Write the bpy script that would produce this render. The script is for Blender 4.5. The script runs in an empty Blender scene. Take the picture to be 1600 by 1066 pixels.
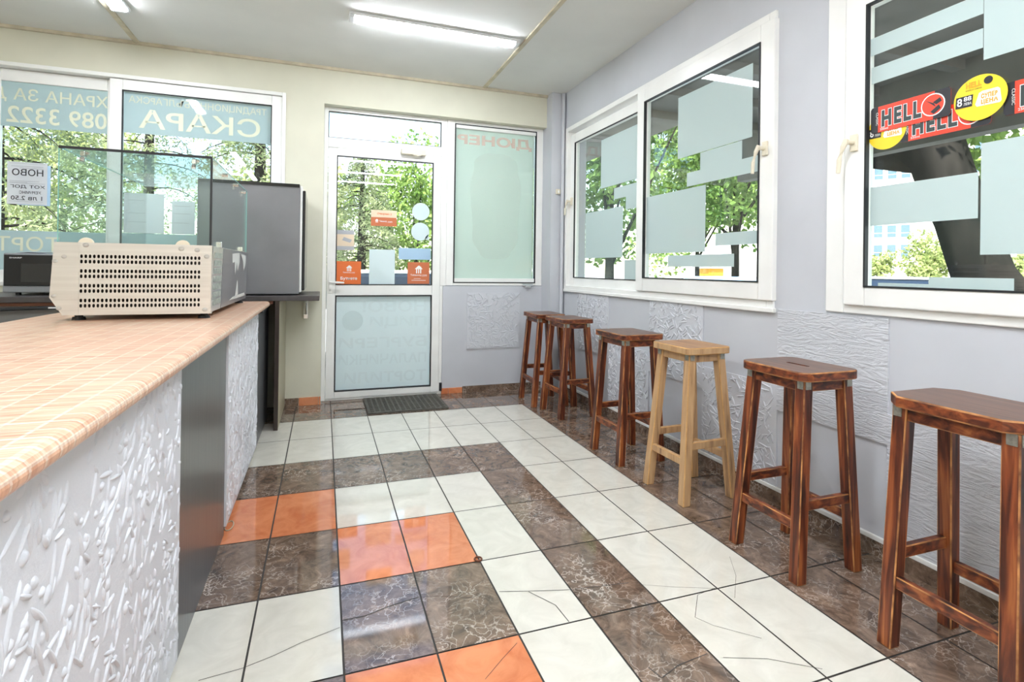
import bpy, bmesh, math, random
import numpy as np
from mathutils import Vector, Matrix

# ------------------------------------------------------------------ camera, sky, sun, exposure
SC = bpy.context.scene
CAM_C = np.array([0.181625, -4.134025, 1.12125])
CAM_F = 831.5; PX, PY = 800.0, 418.1
CAM_R = np.array([[0.94255878, -0.33377549, 0.01329956],
                  [-0.01347141, 0.00179981, 0.99990764],
                  [0.3337686, 0.94265088, 0.0028]])
cam_data = bpy.data.cameras.new('camera')
cam = bpy.data.objects.new('camera', cam_data)
SC.collection.objects.link(cam)
m = Matrix.Identity(4)
for i in range(3):
    m[i][0] = CAM_R[0][i]; m[i][1] = CAM_R[1][i]; m[i][2] = -CAM_R[2][i]; m[i][3] = CAM_C[i]
cam.matrix_world = m
cam_data.sensor_width = 36.0
cam_data.sensor_fit = 'HORIZONTAL'
cam_data.lens = CAM_F / 1600 * 36
cam_data.shift_y = -(533.0 - PY) / 1600
cam_data.clip_start = 0.02; cam_data.clip_end = 400
SC.camera = cam
SC.view_settings.view_transform = 'Standard'
SC.view_settings.look = 'None'
SC.view_settings.gamma = 1.0
SC.view_settings.exposure = 1.15
SC.view_settings.use_curve_mapping = False

SUN_STRENGTH = 8.5
SKY_STRENGTH = 0.25
LAMP_STRENGTH = 39.0

world = bpy.data.worlds.new('sky'); SC.world = world
world.use_nodes = True
nt = world.node_tree; nt.nodes.clear()
wo = nt.nodes.new('ShaderNodeOutputWorld'); bg = nt.nodes.new('ShaderNodeBackground')
sky = nt.nodes.new('ShaderNodeTexSky'); sky.sky_type = 'NISHITA'; sky.sun_disc = False
sky.sun_elevation = math.radians(48); sky.sun_rotation = math.radians(215); sky.air_density = 1.2; sky.dust_density = 0.6
tcw = nt.nodes.new('ShaderNodeTexCoord'); nzw = nt.nodes.new('ShaderNodeTexNoise'); rpw = nt.nodes.new('ShaderNodeValToRGB')
nzw.inputs['Scale'].default_value = 5.0; nzw.inputs['Detail'].default_value = 6.0
rpw.color_ramp.elements[0].position = 0.50; rpw.color_ramp.elements[1].position = 0.66
mxw = nt.nodes.new('ShaderNodeMixRGB'); mxw.inputs[2].default_value = (6.6, 6.8, 7.0, 1)
nt.links.new(tcw.outputs['Generated'], nzw.inputs['Vector']); nt.links.new(nzw.outputs['Fac'], rpw.inputs['Fac'])
spw = nt.nodes.new('ShaderNodeSeparateXYZ'); mrw = nt.nodes.new('ShaderNodeMapRange'); muw = nt.nodes.new('ShaderNodeMath'); muw.operation = 'MULTIPLY'
mrw.inputs[1].default_value = .24; mrw.inputs[2].default_value = .42; mrw.inputs[3].default_value = 1.0; mrw.inputs[4].default_value = 0.0   # cumulus near the horizon, blue above
nt.links.new(tcw.outputs['Generated'], spw.inputs[0]); nt.links.new(spw.outputs[2], mrw.inputs[0])
nt.links.new(rpw.outputs['Color'], muw.inputs[0]); nt.links.new(mrw.outputs[0], muw.inputs[1])
nt.links.new(muw.outputs[0], mxw.inputs[0]); nt.links.new(sky.outputs[0], mxw.inputs[1])
nt.links.new(mxw.outputs[0], bg.inputs['Color']); bg.inputs['Strength'].default_value = SKY_STRENGTH
nt.links.new(bg.outputs[0], wo.inputs['Surface'])

sun_data = bpy.data.lights.new('sun', 'SUN'); sun_data.energy = SUN_STRENGTH; sun_data.angle = math.radians(0.6)
sun_data.color = (1.0, 0.95, 0.86)
sun = bpy.data.objects.new('sun', sun_data); SC.collection.objects.link(sun)
sun.rotation_euler = Vector((0.38, 0.52, -0.78)).to_track_quat('-Z', 'Y').to_euler()

# ------------------------------------------------------------------ helpers
rnd = random.Random(7)
COL = SC.collection


def at(px, py, ax, v):
    """the point where the photograph's pixel meets a plane of the place"""
    d = np.array([(px - PX) / CAM_F, -(py - PY) / CAM_F, 1.0]) @ CAM_R
    i = 'xyz'.index(ax)
    return CAM_C + d * (v - CAM_C[i]) / d[i]


def tag(o, label=None, cat=None, group=None, kind=None):
    if label: o['label'] = label
    if cat: o['category'] = cat
    if group: o['group'] = group
    if kind: o['kind'] = kind
    return o


def empty(name, loc=(0, 0, 0), rz=0.0):
    o = bpy.data.objects.new(name, None); COL.objects.link(o)
    o.location = loc; o.rotation_euler = (0, 0, rz); o.empty_display_size = 0.05
    return o


def origin_of(o):
    v = Vector((0, 0, 0))
    while o is not None:
        v = v + Vector(o.location); o = o.parent
    return v


class MB:
    """collects shapes in world coordinates and links them as one mesh object"""
    def __init__(self):
        self.v = []; self.f = []; self.mi = []; self.uv = None

    def add(self, vs, fs, mi=0):
        b = len(self.v)
        self.v.extend([tuple(map(float, p)) for p in vs])
        for f in fs:
            self.f.append(tuple(i + b for i in f)); self.mi.append(mi)
        return self

    def box(self, x0, x1, y0, y1, z0, z1, mi=0):
        x0, x1 = min(x0, x1), max(x0, x1); y0, y1 = min(y0, y1), max(y0, y1); z0, z1 = min(z0, z1), max(z0, z1)
        vs = [(x0, y0, z0), (x1, y0, z0), (x1, y1, z0), (x0, y1, z0), (x0, y0, z1), (x1, y0, z1), (x1, y1, z1), (x0, y1, z1)]
        return self.add(vs, [(0, 3, 2, 1), (4, 5, 6, 7), (0, 1, 5, 4), (1, 2, 6, 5), (2, 3, 7, 6), (3, 0, 4, 7)], mi)

    def hexa(self, bottom, top, mi=0):
        return self.add(list(bottom) + list(top), [(0, 3, 2, 1), (4, 5, 6, 7), (0, 1, 5, 4), (1, 2, 6, 5), (2, 3, 7, 6), (3, 0, 4, 7)], mi)

    def prism(self, pts, d, mi=0):
        """polygon pts (3d) swept by the vector d"""
        n = len(pts); q = [tuple(np.array(p) + np.array(d)) for p in pts]
        fs = [tuple(range(n))[::-1], tuple(range(n, 2 * n))] + [(i, (i + 1) % n, n + (i + 1) % n, n + i) for i in range(n)]
        return self.add(list(pts) + q, fs, mi)

    def cyl(self, p0, p1, r0, r1=None, n=12, mi=0, caps=True):
        r1 = r0 if r1 is None else r1
        p0 = np.array(p0, float); p1 = np.array(p1, float); d = p1 - p0; d = d / (np.linalg.norm(d) + 1e-9)
        a = np.cross(d, [0, 0, 1.0]) if abs(d[2]) < .9 else np.cross(d, [1.0, 0, 0]); a /= np.linalg.norm(a); b = np.cross(d, a)
        vs = []
        for p, r in ((p0, r0), (p1, r1)):
            for i in range(n):
                t = 2 * math.pi * i / n
                vs.append(p + r * (math.cos(t) * a + math.sin(t) * b))
        fs = [(i, (i + 1) % n, n + (i + 1) % n, n + i) for i in range(n)]
        if caps: fs += [tuple(range(n))[::-1], tuple(range(n, 2 * n))]
        return self.add(vs, fs, mi)

    def tube(self, pts, r, n=8, mi=0):
        pts = [np.array(p, float) for p in pts]
        rs = r if isinstance(r, (list, tuple)) else [r] * len(pts)
        vs = []
        for k, p in enumerate(pts):
            d = pts[min(k + 1, len(pts) - 1)] - pts[max(k - 1, 0)]; d /= (np.linalg.norm(d) + 1e-9)
            a = np.cross(d, [0, 0, 1.0]) if abs(d[2]) < .95 else np.cross(d, [1.0, 0, 0]); a /= np.linalg.norm(a); b = np.cross(d, a)
            for i in range(n):
                t = 2 * math.pi * i / n
                vs.append(p + rs[k] * (math.cos(t) * a + math.sin(t) * b))
        fs = []
        for k in range(len(pts) - 1):
            for i in range(n):
                fs.append((k * n + i, k * n + (i + 1) % n, (k + 1) * n + (i + 1) % n, (k + 1) * n + i))
        fs += [tuple(range(n))[::-1], tuple(range((len(pts) - 1) * n, len(pts) * n))]
        return self.add(vs, fs, mi)

    def dome(self, c, u, v, w, n=10, rings=3, mi=0):
        """half ellipsoid: u, v span the base, w is the height vector"""
        c, u, v, w = (np.array(x, float) for x in (c, u, v, w))
        vs = []
        for k in range(rings):
            e = k / rings * math.pi / 2
            for i in range(n):
                t = 2 * math.pi * i / n
                vs.append(c + math.cos(e) * (math.cos(t) * u + math.sin(t) * v) + math.sin(e) * w)
        vs.append(c + w)
        fs = []
        for k in range(rings - 1):
            for i in range(n):
                fs.append((k * n + i, k * n + (i + 1) % n, (k + 1) * n + (i + 1) % n, (k + 1) * n + i))
        for i in range(n): fs.append(((rings - 1) * n + i, (rings - 1) * n + (i + 1) % n, rings * n))
        return self.add(vs, fs, mi)

    def build(self, name, mats, parent=None, bevel=0.0, seg=2, smooth=False, origin=None, kind=None, solid=0.0, recalc=True):
        if not isinstance(mats, (list, tuple)): mats = [mats]
        off = origin_of(parent) if parent is not None else Vector(origin if origin is not None else (0, 0, 0))
        me = bpy.data.meshes.new(name)
        me.from_pydata([(a - off.x, b - off.y, c - off.z) for a, b, c in self.v], [], self.f)
        for mt in mats: me.materials.append(mt)
        if len(mats) > 1: me.polygons.foreach_set('material_index', self.mi)
        if recalc:
            bm = bmesh.new(); bm.from_mesh(me); bmesh.ops.recalc_face_normals(bm, faces=bm.faces); bm.to_mesh(me); bm.free()
        if smooth:
            me.polygons.foreach_set('use_smooth', [True] * len(me.polygons)); me.set_sharp_from_angle(angle=math.radians(50))
        if self.uv is not None:
            l = me.uv_layers.new(name='uv'); l.data.foreach_set('uv', [c for p in self.uv for c in p])
        o = bpy.data.objects.new(name, me); COL.objects.link(o)
        if parent is not None: o.parent = parent
        else: o.location = off
        if solid:
            sm = o.modifiers.new('solid', 'SOLIDIFY'); sm.thickness = solid; sm.offset = -1
        if bevel:
            bv = o.modifiers.new('bevel', 'BEVEL'); bv.width = bevel; bv.segments = seg; bv.limit_method = 'ANGLE'; bv.angle_limit = math.radians(40)
        if kind: o['kind'] = kind
        return o


def copy_tree(o, parent=None):
    c = o.copy(); COL.objects.link(c)
    if parent is not None: c.parent = parent
    for ch in list(o.children): copy_tree(ch, c)
    return c


_dg_tmp = []
def text_polys(s, bold=0.0, space=1.0):
    cu = bpy.data.curves.new('letters', 'FONT'); cu.body = s; cu.size = 1.0; cu.resolution_u = 3; cu.offset = bold; cu.fill_mode = 'FRONT'; cu.space_character = space
    ob = bpy.data.objects.new('letters', cu); COL.objects.link(ob)
    dg = bpy.context.evaluated_depsgraph_get(); dg.update()
    me = bpy.data.meshes.new_from_object(ob.evaluated_get(dg))
    vs = [(v.co.x, v.co.y) for v in me.vertices]; fs = [tuple(p.vertices) for p in me.polygons]
    bpy.data.objects.remove(ob); bpy.data.curves.remove(cu); bpy.data.meshes.remove(me)
    return vs, fs


def add_text(mb, s, O, U, V, bold=0.0, mi=0, space=1.0):
    """letters filling the parallelogram O, O+U, O+V"""
    vs, fs = text_polys(s.replace('\u0420', 'P'), bold, space)     # the Cyrillic letter looks the same
    if not vs: return mb
    a = np.array(vs); lo = a.min(0); sz = np.maximum(a.max(0) - lo, 1e-6)
    O, U, V = (np.array(x, float) for x in (O, U, V))
    return mb.add([O + U * ((x - lo[0]) / sz[0]) + V * ((y - lo[1]) / sz[1]) for x, y in vs], fs, mi)


# ------------------------------------------------------------------ materials
def mat(name):
    mt = bpy.data.materials.new(name); mt.use_nodes = True
    n = mt.node_tree.nodes; p = n['Principled BSDF']
    return mt, n, mt.node_tree.links, p


def plain(name, color, rough=0.5, metal=0.0, spec=0.5, emit=None, noise=0.0, nscale=8.0, bump=0.0, bscale=60.0):
    mt, n, l, p = mat(name)
    p.inputs['Base Color'].default_value = (*color, 1); p.inputs['Roughness'].default_value = rough
    p.inputs['Metallic'].default_value = metal; p.inputs['Specular IOR Level'].default_value = spec
    if noise or bump: tc = n.new('ShaderNodeTexCoord')
    if noise:
        nz = n.new('ShaderNodeTexNoise'); nz.inputs['Scale'].default_value = nscale; nz.inputs['Detail'].default_value = 5
        rp = n.new('ShaderNodeValToRGB'); rp.color_ramp.elements[0].position = .3; rp.color_ramp.elements[1].position = .7
        rp.color_ramp.elements[0].color = (*[c * (1 - noise) for c in color], 1); rp.color_ramp.elements[1].color = (*[min(1, c * (1 + noise * .5)) for c in color], 1)
        l.new(tc.outputs['Object'], nz.inputs['Vector']); l.new(nz.outputs['Fac'], rp.inputs['Fac']); l.new(rp.outputs['Color'], p.inputs['Base Color'])
    if bump:
        nb = n.new('ShaderNodeTexNoise'); nb.inputs['Scale'].default_value = bscale; nb.inputs['Detail'].default_value = 4
        b = n.new('ShaderNodeBump'); b.inputs['Strength'].default_value = bump; b.inputs['Distance'].default_value = 0.01
        l.new(tc.outputs['Object'], nb.inputs['Vector']); l.new(nb.outputs['Fac'], b.inputs['Height']); l.new(b.outputs[0], p.inputs['Normal'])
    if emit:
        p.inputs['Emission Color'].default_value = (*color, 1); p.inputs['Emission Strength'].default_value = emit
    return mt


def glass(name, tint=(.94, .975, .965), ior=1.45, rough=0.0):
    mt, n, l, p = mat(name); n.remove(p)
    t = n.new('ShaderNodeBsdfTransparent'); t.inputs[0].default_value = (*tint, 1)
    g = n.new('ShaderNodeBsdfGlossy'); g.inputs['Roughness'].default_value = rough; g.inputs['Color'].default_value = (1, 1, 1, 1)
    f = n.new('ShaderNodeFresnel'); ge = n.new('ShaderNodeNewGeometry'); mr = n.new('ShaderNodeMapRange')
    mr.inputs[3].default_value = ior; mr.inputs[4].default_value = 1 / ior      # both faces of the sheet meet air
    l.new(ge.outputs['Backfacing'], mr.inputs[0]); l.new(mr.outputs[0], f.inputs['IOR'])
    mx = n.new('ShaderNodeMixShader')
    l.new(f.outputs[0], mx.inputs[0]); l.new(t.outputs[0], mx.inputs[1]); l.new(g.outputs[0], mx.inputs[2])
    l.new(mx.outputs[0], n['Material Output'].inputs['Surface'])
    return mt


def film(name, color, trans=0.5, clear=0.06, gloss=True):
    mt, n, l, p = mat(name); n.remove(p)
    d = n.new('ShaderNodeBsdfDiffuse'); d.inputs[0].default_value = (*color, 1)
    t = n.new('ShaderNodeBsdfTranslucent'); t.inputs[0].default_value = (*color, 1)
    c = n.new('ShaderNodeBsdfTransparent')
    a = n.new('ShaderNodeMixShader'); a.inputs[0].default_value = trans
    b = n.new('ShaderNodeMixShader'); b.inputs[0].default_value = clear
    l.new(d.outputs[0], a.inputs[1]); l.new(t.outputs[0], a.inputs[2]); l.new(a.outputs[0], b.inputs[1]); l.new(c.outputs[0], b.inputs[2])
    if gloss:
        g = n.new('ShaderNodeBsdfGlossy'); g.inputs['Roughness'].default_value = .03
        f = n.new('ShaderNodeFresnel'); f.inputs['IOR'].default_value = 1.4
        e = n.new('ShaderNodeMixShader'); l.new(f.outputs[0], e.inputs[0]); l.new(b.outputs[0], e.inputs[1]); l.new(g.outputs[0], e.inputs[2]); out = e
    else: out = b
    l.new(out.outputs[0], n['Material Output'].inputs['Surface'])
    return mt


def ramp_noise(name, stops, vscale, scale=1.0, detail=6, rough=.4, spec=.5, distort=0.0, bump=0.0, per_object=True, coat=0.0):
    """colour from stretched noise in the object's own coordinates"""
    mt, n, l, p = mat(name)
    tc = n.new('ShaderNodeTexCoord'); mp = n.new('ShaderNodeMapping'); mp.inputs['Scale'].default_value = vscale
    nz = n.new('ShaderNodeTexNoise'); nz.inputs['Scale'].default_value = scale; nz.inputs['Detail'].default_value = detail; nz.inputs['Distortion'].default_value = distort
    rp = n.new('ShaderNodeValToRGB')
    while len(rp.color_ramp.elements) < len(stops): rp.color_ramp.elements.new(.5)
    for e, (pos, c) in zip(rp.color_ramp.elements, stops): e.position = pos; e.color = (*c, 1)
    if per_object:
        oi = n.new('ShaderNodeObjectInfo'); ml = n.new('ShaderNodeMath'); ml.operation = 'MULTIPLY'; ml.inputs[1].default_value = 37.0
        cb = n.new('ShaderNodeCombineXYZ'); l.new(oi.outputs['Random'], ml.inputs[0]); l.new(ml.outputs[0], cb.inputs[0]); l.new(ml.outputs[0], cb.inputs[2])
        va = n.new('ShaderNodeVectorMath'); l.new(tc.outputs['Object'], va.inputs[0]); l.new(cb.outputs[0], va.inputs[1]); l.new(va.outputs[0], mp.inputs['Vector'])
    else: l.new(tc.outputs['Object'], mp.inputs['Vector'])
    l.new(mp.outputs[0], nz.inputs['Vector']); l.new(nz.outputs['Fac'], rp.inputs['Fac']); l.new(rp.outputs['Color'], p.inputs['Base Color'])
    p.inputs['Roughness'].default_value = rough; p.inputs['Specular IOR Level'].default_value = spec; p.inputs['Coat Weight'].default_value = coat
    if bump:
        b = n.new('ShaderNodeBump'); b.inputs['Strength'].default_value = bump; b.inputs['Distance'].default_value = 0.004
        l.new(nz.outputs['Fac'], b.inputs['Height']); l.new(b.outputs[0], p.inputs['Normal'])
    return mt


def marble(name, base, dark, vein, veins=True, rough=.05):
    """glazed floor tile: the uv map shifts the pattern for every tile"""
    mt, n, l, p = mat(name)
    uv = n.new('ShaderNodeUVMap'); uv.uv_map = 'uv'
    nz = n.new('ShaderNodeTexNoise'); nz.inputs['Scale'].default_value = 11 if veins else 8; nz.inputs['Detail'].default_value = 12; nz.inputs['Roughness'].default_value = .72 if veins else .6; nz.inputs['Distortion'].default_value = 1.2
    rp = n.new('ShaderNodeValToRGB'); rp.color_ramp.elements[0].position = .32; rp.color_ramp.elements[1].position = .68
    rp.color_ramp.elements[0].color = (*dark, 1); rp.color_ramp.elements[1].color = (*base, 1)
    if veins:
        e = rp.color_ramp.elements.new(.74); e.color = (*[c * 1.9 for c in base], 1); rp.color_ramp.elements[1].position = .56; rp.color_ramp.elements[0].position = .36
    l.new(uv.outputs[0], nz.inputs['Vector']); l.new(nz.outputs['Fac'], rp.inputs['Fac'])
    out = rp.outputs['Color']
    if veins:
        nd = n.new('ShaderNodeTexNoise'); nd.inputs['Scale'].default_value = 7; nd.inputs['Detail'].default_value = 5
        va = n.new('ShaderNodeMixRGB'); va.blend_type = 'ADD'; va.inputs[0].default_value = .4
        l.new(uv.outputs[0], nd.inputs['Vector']); l.new(uv.outputs[0], va.inputs[1]); l.new(nd.outputs['Color'], va.inputs[2])
        vo = n.new('ShaderNodeTexVoronoi'); vo.feature = 'DISTANCE_TO_EDGE'; vo.inputs['Scale'].default_value = 17
        l.new(va.outputs[0], vo.inputs['Vector'])
        vr = n.new('ShaderNodeValToRGB'); vr.color_ramp.elements[0].color = (1, 1, 1, 1); vr.color_ramp.elements[1].color = (0, 0, 0, 1)
        vr.color_ramp.elements[0].position = 0.0; vr.color_ramp.elements[1].position = .055
        l.new(vo.outputs['Distance'], vr.inputs['Fac'])
        nm = n.new('ShaderNodeTexNoise'); nm.inputs['Scale'].default_value = 5; l.new(uv.outputs[0], nm.inputs['Vector'])
        mr = n.new('ShaderNodeMapRange'); mr.inputs[1].default_value = .4; mr.inputs[2].default_value = .75; l.new(nm.outputs['Fac'], mr.inputs[0])
        mu = n.new('ShaderNodeMath'); mu.operation = 'MULTIPLY'; l.new(vr.outputs[0], mu.inputs[0]); l.new(mr.outputs[0], mu.inputs[1])
        mx = n.new('ShaderNodeMixRGB'); mx.inputs[2].default_value = (*vein, 1)
        l.new(mu.outputs[0], mx.inputs[0]); l.new(out, mx.inputs[1]); out = mx.outputs[0]
    l.new(out, p.inputs['Base Color']); p.inputs['Roughness'].default_value = rough; p.inputs['Specular IOR Level'].default_value = .85
    return mt


M = {}
M['grey_wall'] = plain('grey wall paint', (.55, .565, .60), .6, noise=.05, nscale=3)
M['cream_wall'] = plain('cream wall paint', (.67, .655, .53), .6, noise=.06, nscale=3)
M['ceiling'] = plain('ceiling paint', (.76, .765, .74), .7, noise=.05, nscale=2.2)
M['joint'] = plain('yellowed joint strip', (.62, .56, .42), .6, noise=.2, nscale=12)
M['upvc'] = plain('white plastic profile', (.86, .86, .83), .28, noise=.04, nscale=6)
M['upvc_old'] = plain('yellowed plastic', (.74, .68, .54), .4)
M['gasket'] = plain('black rubber seal', (.012, .013, .015), .5)
M['alu'] = plain('brushed aluminium', (.62, .63, .64), .3, .9)
M['chrome'] = plain('chrome', (.75, .75, .74), .15, 1.0)
M['steel'] = ramp_noise('stainless steel sheet', [(.3, (.66, .635, .59)), (.7, (.74, .72, .675))], (1, 1, 30), 3, rough=.32)
M['steel'].node_tree.nodes['Principled BSDF'].inputs['Metallic'].default_value = .55
M['glass'] = glass('window glass')
M['case_glass'] = glass('display glass', (.93, .975, .965), 1.36)
M['case_glass_edge'] = plain('green glass edge', (.25, .5, .45), .1)
M['film'] = film('frosted film', (.67, .80, .79), .28, .04)
M['film_far'] = film('frosted film of the front', (.83, .96, .97), .22, .05)
M['film_left'] = film('blue-green frosted film', (.56, .72, .73), .30, .05)
M['film_green'] = film('backlit poster film', (.74, .89, .80), .36, .03)
M['cream_text'] = plain('cream vinyl letters', (.73, .755, .585), .6)
M['red_text'] = film('faded red letters', (.95, .66, .58), .35, .45, False)
M['pale_red_text'] = film('ghost red letters', (.72, .77, .75), .45, .94, False)
M['pale_green_text'] = film('ghost green letters', (.58, .80, .74), .45, .94, False)
M['pale_blue_text'] = film('ghost blue letters', (.62, .76, .80), .45, .94, False)
M['pale_print'] = film('ghost picture', (.78, .78, .70), .3, .94, False)
M['paper'] = film('white paper', (.80, .82, .84), .3, 0, False)
M['blue_paper'] = film('pale blue plastic sleeve', (.60, .74, .86), .5, .1, False)
M['ink'] = plain('black ink', (.03, .03, .035), .6)
M['grey_ink'] = plain('grey print', (.45, .46, .48), .6)
M['orange'] = plain('orange sticker', (.80, .17, .03), .4)
M['orange_dim'] = plain('orange sticker seen from its back', (.58, .16, .06), .45)
M['sticker_cream'] = plain('cream card', (.80, .66, .48), .5)
M['white_print'] = plain('white print', (.85, .85, .83), .5)
M['can_red'] = plain('red can print', (.80, .055, .02), .35)
M['can_black'] = plain('black can print', (.015, .015, .02), .35)
M['can_green'] = plain('dark green-black letters', (.03, .045, .045), .35)
M['yellow'] = plain('yellow sticker', (.90, .66, .03), .4)
M['tan_print'] = plain('orange-tan print', (.84, .40, .03), .5)
M['tile_white'] = marble('off-white glazed tile', (.70, .675, .59), (.61, .585, .505), (0, 0, 0), False)
M['tile_brown'] = marble('brown marble tile', (.20, .135, .095), (.075, .050, .036), (.66, .56, .48))
M['tile_orange'] = marble('terracotta tile', (.72, .27, .12), (.56, .17, .07), (0, 0, 0), False)
M['grout'] = plain('dark grout', (.045, .04, .035), .7)
M['black_rubber'] = plain('dark rubber', (.03, .03, .03), .6, noise=.3, nscale=30)
M['mat_rubber'] = plain('grey doormat rubber', (.085, .08, .065), .65, noise=.3, nscale=40)
M['stucco'] = plain('white textured panel', (.66, .67, .70), .55, bump=.12, bscale=160)
M['relief'] = plain('grey relief wallpaper', (.585, .60, .635), .6, bump=.1, bscale=150)
M['dark_laminate'] = ramp_noise('dark brushed laminate', [(.3, (.062, .061, .058)), (.7, (.11, .108, .10))], (90, 90, 2), 1, rough=.28, spec=.6)
M['grey_laminate'] = plain('dark grey laminate', (.10, .10, .105), .32, noise=.08, nscale=4)
M['shelf_top'] = plain('anthracite shelf board', (.07, .062, .062), .35, noise=.2, nscale=20)
M['brown_board'] = plain('dark brown board', (.035, .022, .018), .3)
M['tan_board'] = plain('greenish beige board', (.42, .38, .26), .35)
M['rust_strip'] = plain('red-brown strip', (.16, .05, .02), .5)
M['cabinet_grey'] = plain('grey cabinet front', (.20, .20, .20), .4)
M['fridge_grey'] = plain('dark grey enamel', (.19, .19, .20), .28, noise=.1, nscale=5)
M['micro_black'] = plain('black glass front', (.008, .008, .010), .08)
M['micro_grey'] = plain('silver-grey plastic', (.24, .25, .26), .35)
M['micro_window'] = plain('microwave window mesh', (.025, .025, .025), .2)
M['plug'] = plain('grey plastic plug', (.48, .47, .43), .4)
M['dark_inside'] = plain('dark interior', (.03, .025, .02), .8, noise=.5, nscale=25)
M['lamp_shell'] = plain('lamp housing', (.75, .77, .78), .35)
M['lamp_glow'] = plain('lamp diffuser', (.94, .985, 1.06), .5, emit=LAMP_STRENGTH)
DW = [(.30, (.015, .005, .003)), (.45, (.085, .018, .007)), (.57, (.21, .050, .015)), (.76, (.42, .14, .038))]
LW = [(.27, (.16, .08, .04)), (.42, (.44, .26, .125)), (.75, (.58, .38, .20))]
SWT = [(.25, (.06, .025, .014)), (.5, (.12, .050, .026)), (.75, (.22, .10, .05))]
M['leg_dark'] = ramp_noise('red-brown stained wood', DW, (42, 42, 2.6), 1, rough=.38, distort=.6, bump=.25)
M['rail_dark'] = ramp_noise('red-brown stained rail', DW, (22, 22, 40), 1, rough=.4, distort=.6)
M['seat_dark'] = ramp_noise('dark varnished seat', SWT, (45, 3, 45), 1, rough=.3, distort=.5)
M['worn_dark'] = ramp_noise('worn edge wood', [(.35, (.10, .028, .010)), (.65, (.56, .25, .08))], (14, 14, 14), 1, rough=.5)
M['leg_pale'] = ramp_noise('pale wood', LW, (40, 40, 2.4), 1, rough=.45, distort=.6, bump=.25)
M['seat_pale'] = ramp_noise('pale varnished seat', [(.25, (.24, .10, .035)), (.5, (.38, .18, .06)), (.75, (.5, .27, .1))], (45, 3, 45), 1, rough=.35)
M['worn_pale'] = plain('pale worn edge', (.58, .33, .12), .5, noise=.2, nscale=30)
M['zinc'] = plain('zinc corner plate', (.42, .42, .36), .35, .8, noise=.3, nscale=80)
M['asphalt'] = plain('pale pavement', (.42, .41, .38), .9, noise=.15, nscale=.6)
M['soffit'] = plain('weathered brown boards', (.23, .215, .195), .8, noise=.25, nscale=3)
M['bark'] = ramp_noise('dark bark', [(.3, (.006, .006, .006)), (.7, (.024, .021, .019))], (6, 6, 1.2), 1, rough=.9, bump=.6, spec=.05)
M['facade'] = plain('white rendered facade', (.80, .78, .72), .8)
M['blue_glass'] = plain('bluish window panes', (.08, .13, .17), .1)
M['car_white'] = plain('white car paint', (.72, .76, .80), .2)
M['car_blue'] = plain('light blue car paint', (.35, .50, .70), .2)
M['car_glass'] = plain('car windows', (.02, .03, .05), .05)


def leafmat(name, lo, hi):
    mt, n, l, p = mat(name); n.remove(p)
    tc = n.new('ShaderNodeTexCoord'); nz = n.new('ShaderNodeTexNoise'); nz.inputs['Scale'].default_value = 2.3; nz.inputs['Detail'].default_value = 3
    rp = n.new('ShaderNodeValToRGB'); rp.color_ramp.elements[0].position = .35; rp.color_ramp.elements[1].position = .65
    rp.color_ramp.elements[0].color = (*lo, 1); rp.color_ramp.elements[1].color = (*hi, 1)
    l.new(tc.outputs['Object'], nz.inputs['Vector']); l.new(nz.outputs['Fac'], rp.inputs['Fac'])
    d = n.new('ShaderNodeBsdfDiffuse'); t = n.new('ShaderNodeBsdfTranslucent'); mx = n.new('ShaderNodeMixShader'); mx.inputs[0].default_value = .35
    l.new(rp.outputs[0], d.inputs[0]); l.new(rp.outputs[0], t.inputs[0]); l.new(d.outputs[0], mx.inputs[1]); l.new(t.outputs[0], mx.inputs[2])
    l.new(mx.outputs[0], n['Material Output'].inputs['Surface'])
    return mt


M['needles'] = leafmat('spruce needles', (.09, .14, .07), (.46, .50, .27))
M['leaves'] = leafmat('green leaves', (.12, .22, .05), (.36, .48, .14))
M['leaves_dark'] = leafmat('dark green leaves', (.08, .16, .045), (.24, .36, .10))
M['leaves_pale'] = leafmat('pale yellow-green leaves', (.26, .32, .10), (.50, .54, .24))


def mosaic(name):
    mt, n, l, p = mat(name)
    uv = n.new('ShaderNodeUVMap'); uv.uv_map = 'uv'
    br = n.new('ShaderNodeTexBrick'); br.offset = 0.0; br.inputs['Scale'].default_value = 1.0
    br.inputs['Color1'].default_value = (.68, .39, .25, 1); br.inputs['Color2'].default_value = (.75, .53, .37, 1); br.inputs['Mortar'].default_value = (.78, .66, .54, 1)
    br.inputs['Mortar Size'].default_value = .003; br.inputs['Brick Width'].default_value = .05; br.inputs['Row Height'].default_value = .04
    br.inputs['Mortar Smooth'].default_value = .2; br.inputs['Bias'].default_value = .1
    mp = n.new('ShaderNodeMapping'); mp.inputs['Scale'].default_value = (9, 120, 1)
    nz = n.new('ShaderNodeTexNoise'); nz.inputs['Scale'].default_value = 1.0; nz.inputs['Detail'].default_value = 5
    l.new(uv.outputs[0], mp.inputs[0]); l.new(mp.outputs[0], nz.inputs['Vector']); l.new(uv.outputs[0], br.inputs['Vector'])
    rp = n.new('ShaderNodeValToRGB'); rp.color_ramp.elements[0].position = .3; rp.color_ramp.elements[1].position = .62
    rp.color_ramp.elements[0].color = (.66, .44, .36, 1); rp.color_ramp.elements[1].color = (1.06, 1.03, 1.0, 1)
    l.new(nz.outputs['Fac'], rp.inputs['Fac'])
    mx = n.new('ShaderNodeMixRGB'); mx.blend_type = 'MULTIPLY'; mx.inputs[0].default_value = .85
    l.new(br.outputs['Color'], mx.inputs[1]); l.new(rp.outputs[0], mx.inputs[2]); l.new(mx.outputs[0], p.inputs['Base Color'])
    p.inputs['Roughness'].default_value = .3
    return mt


M['mosaic'] = mosaic('orange mosaic laminate')


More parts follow.
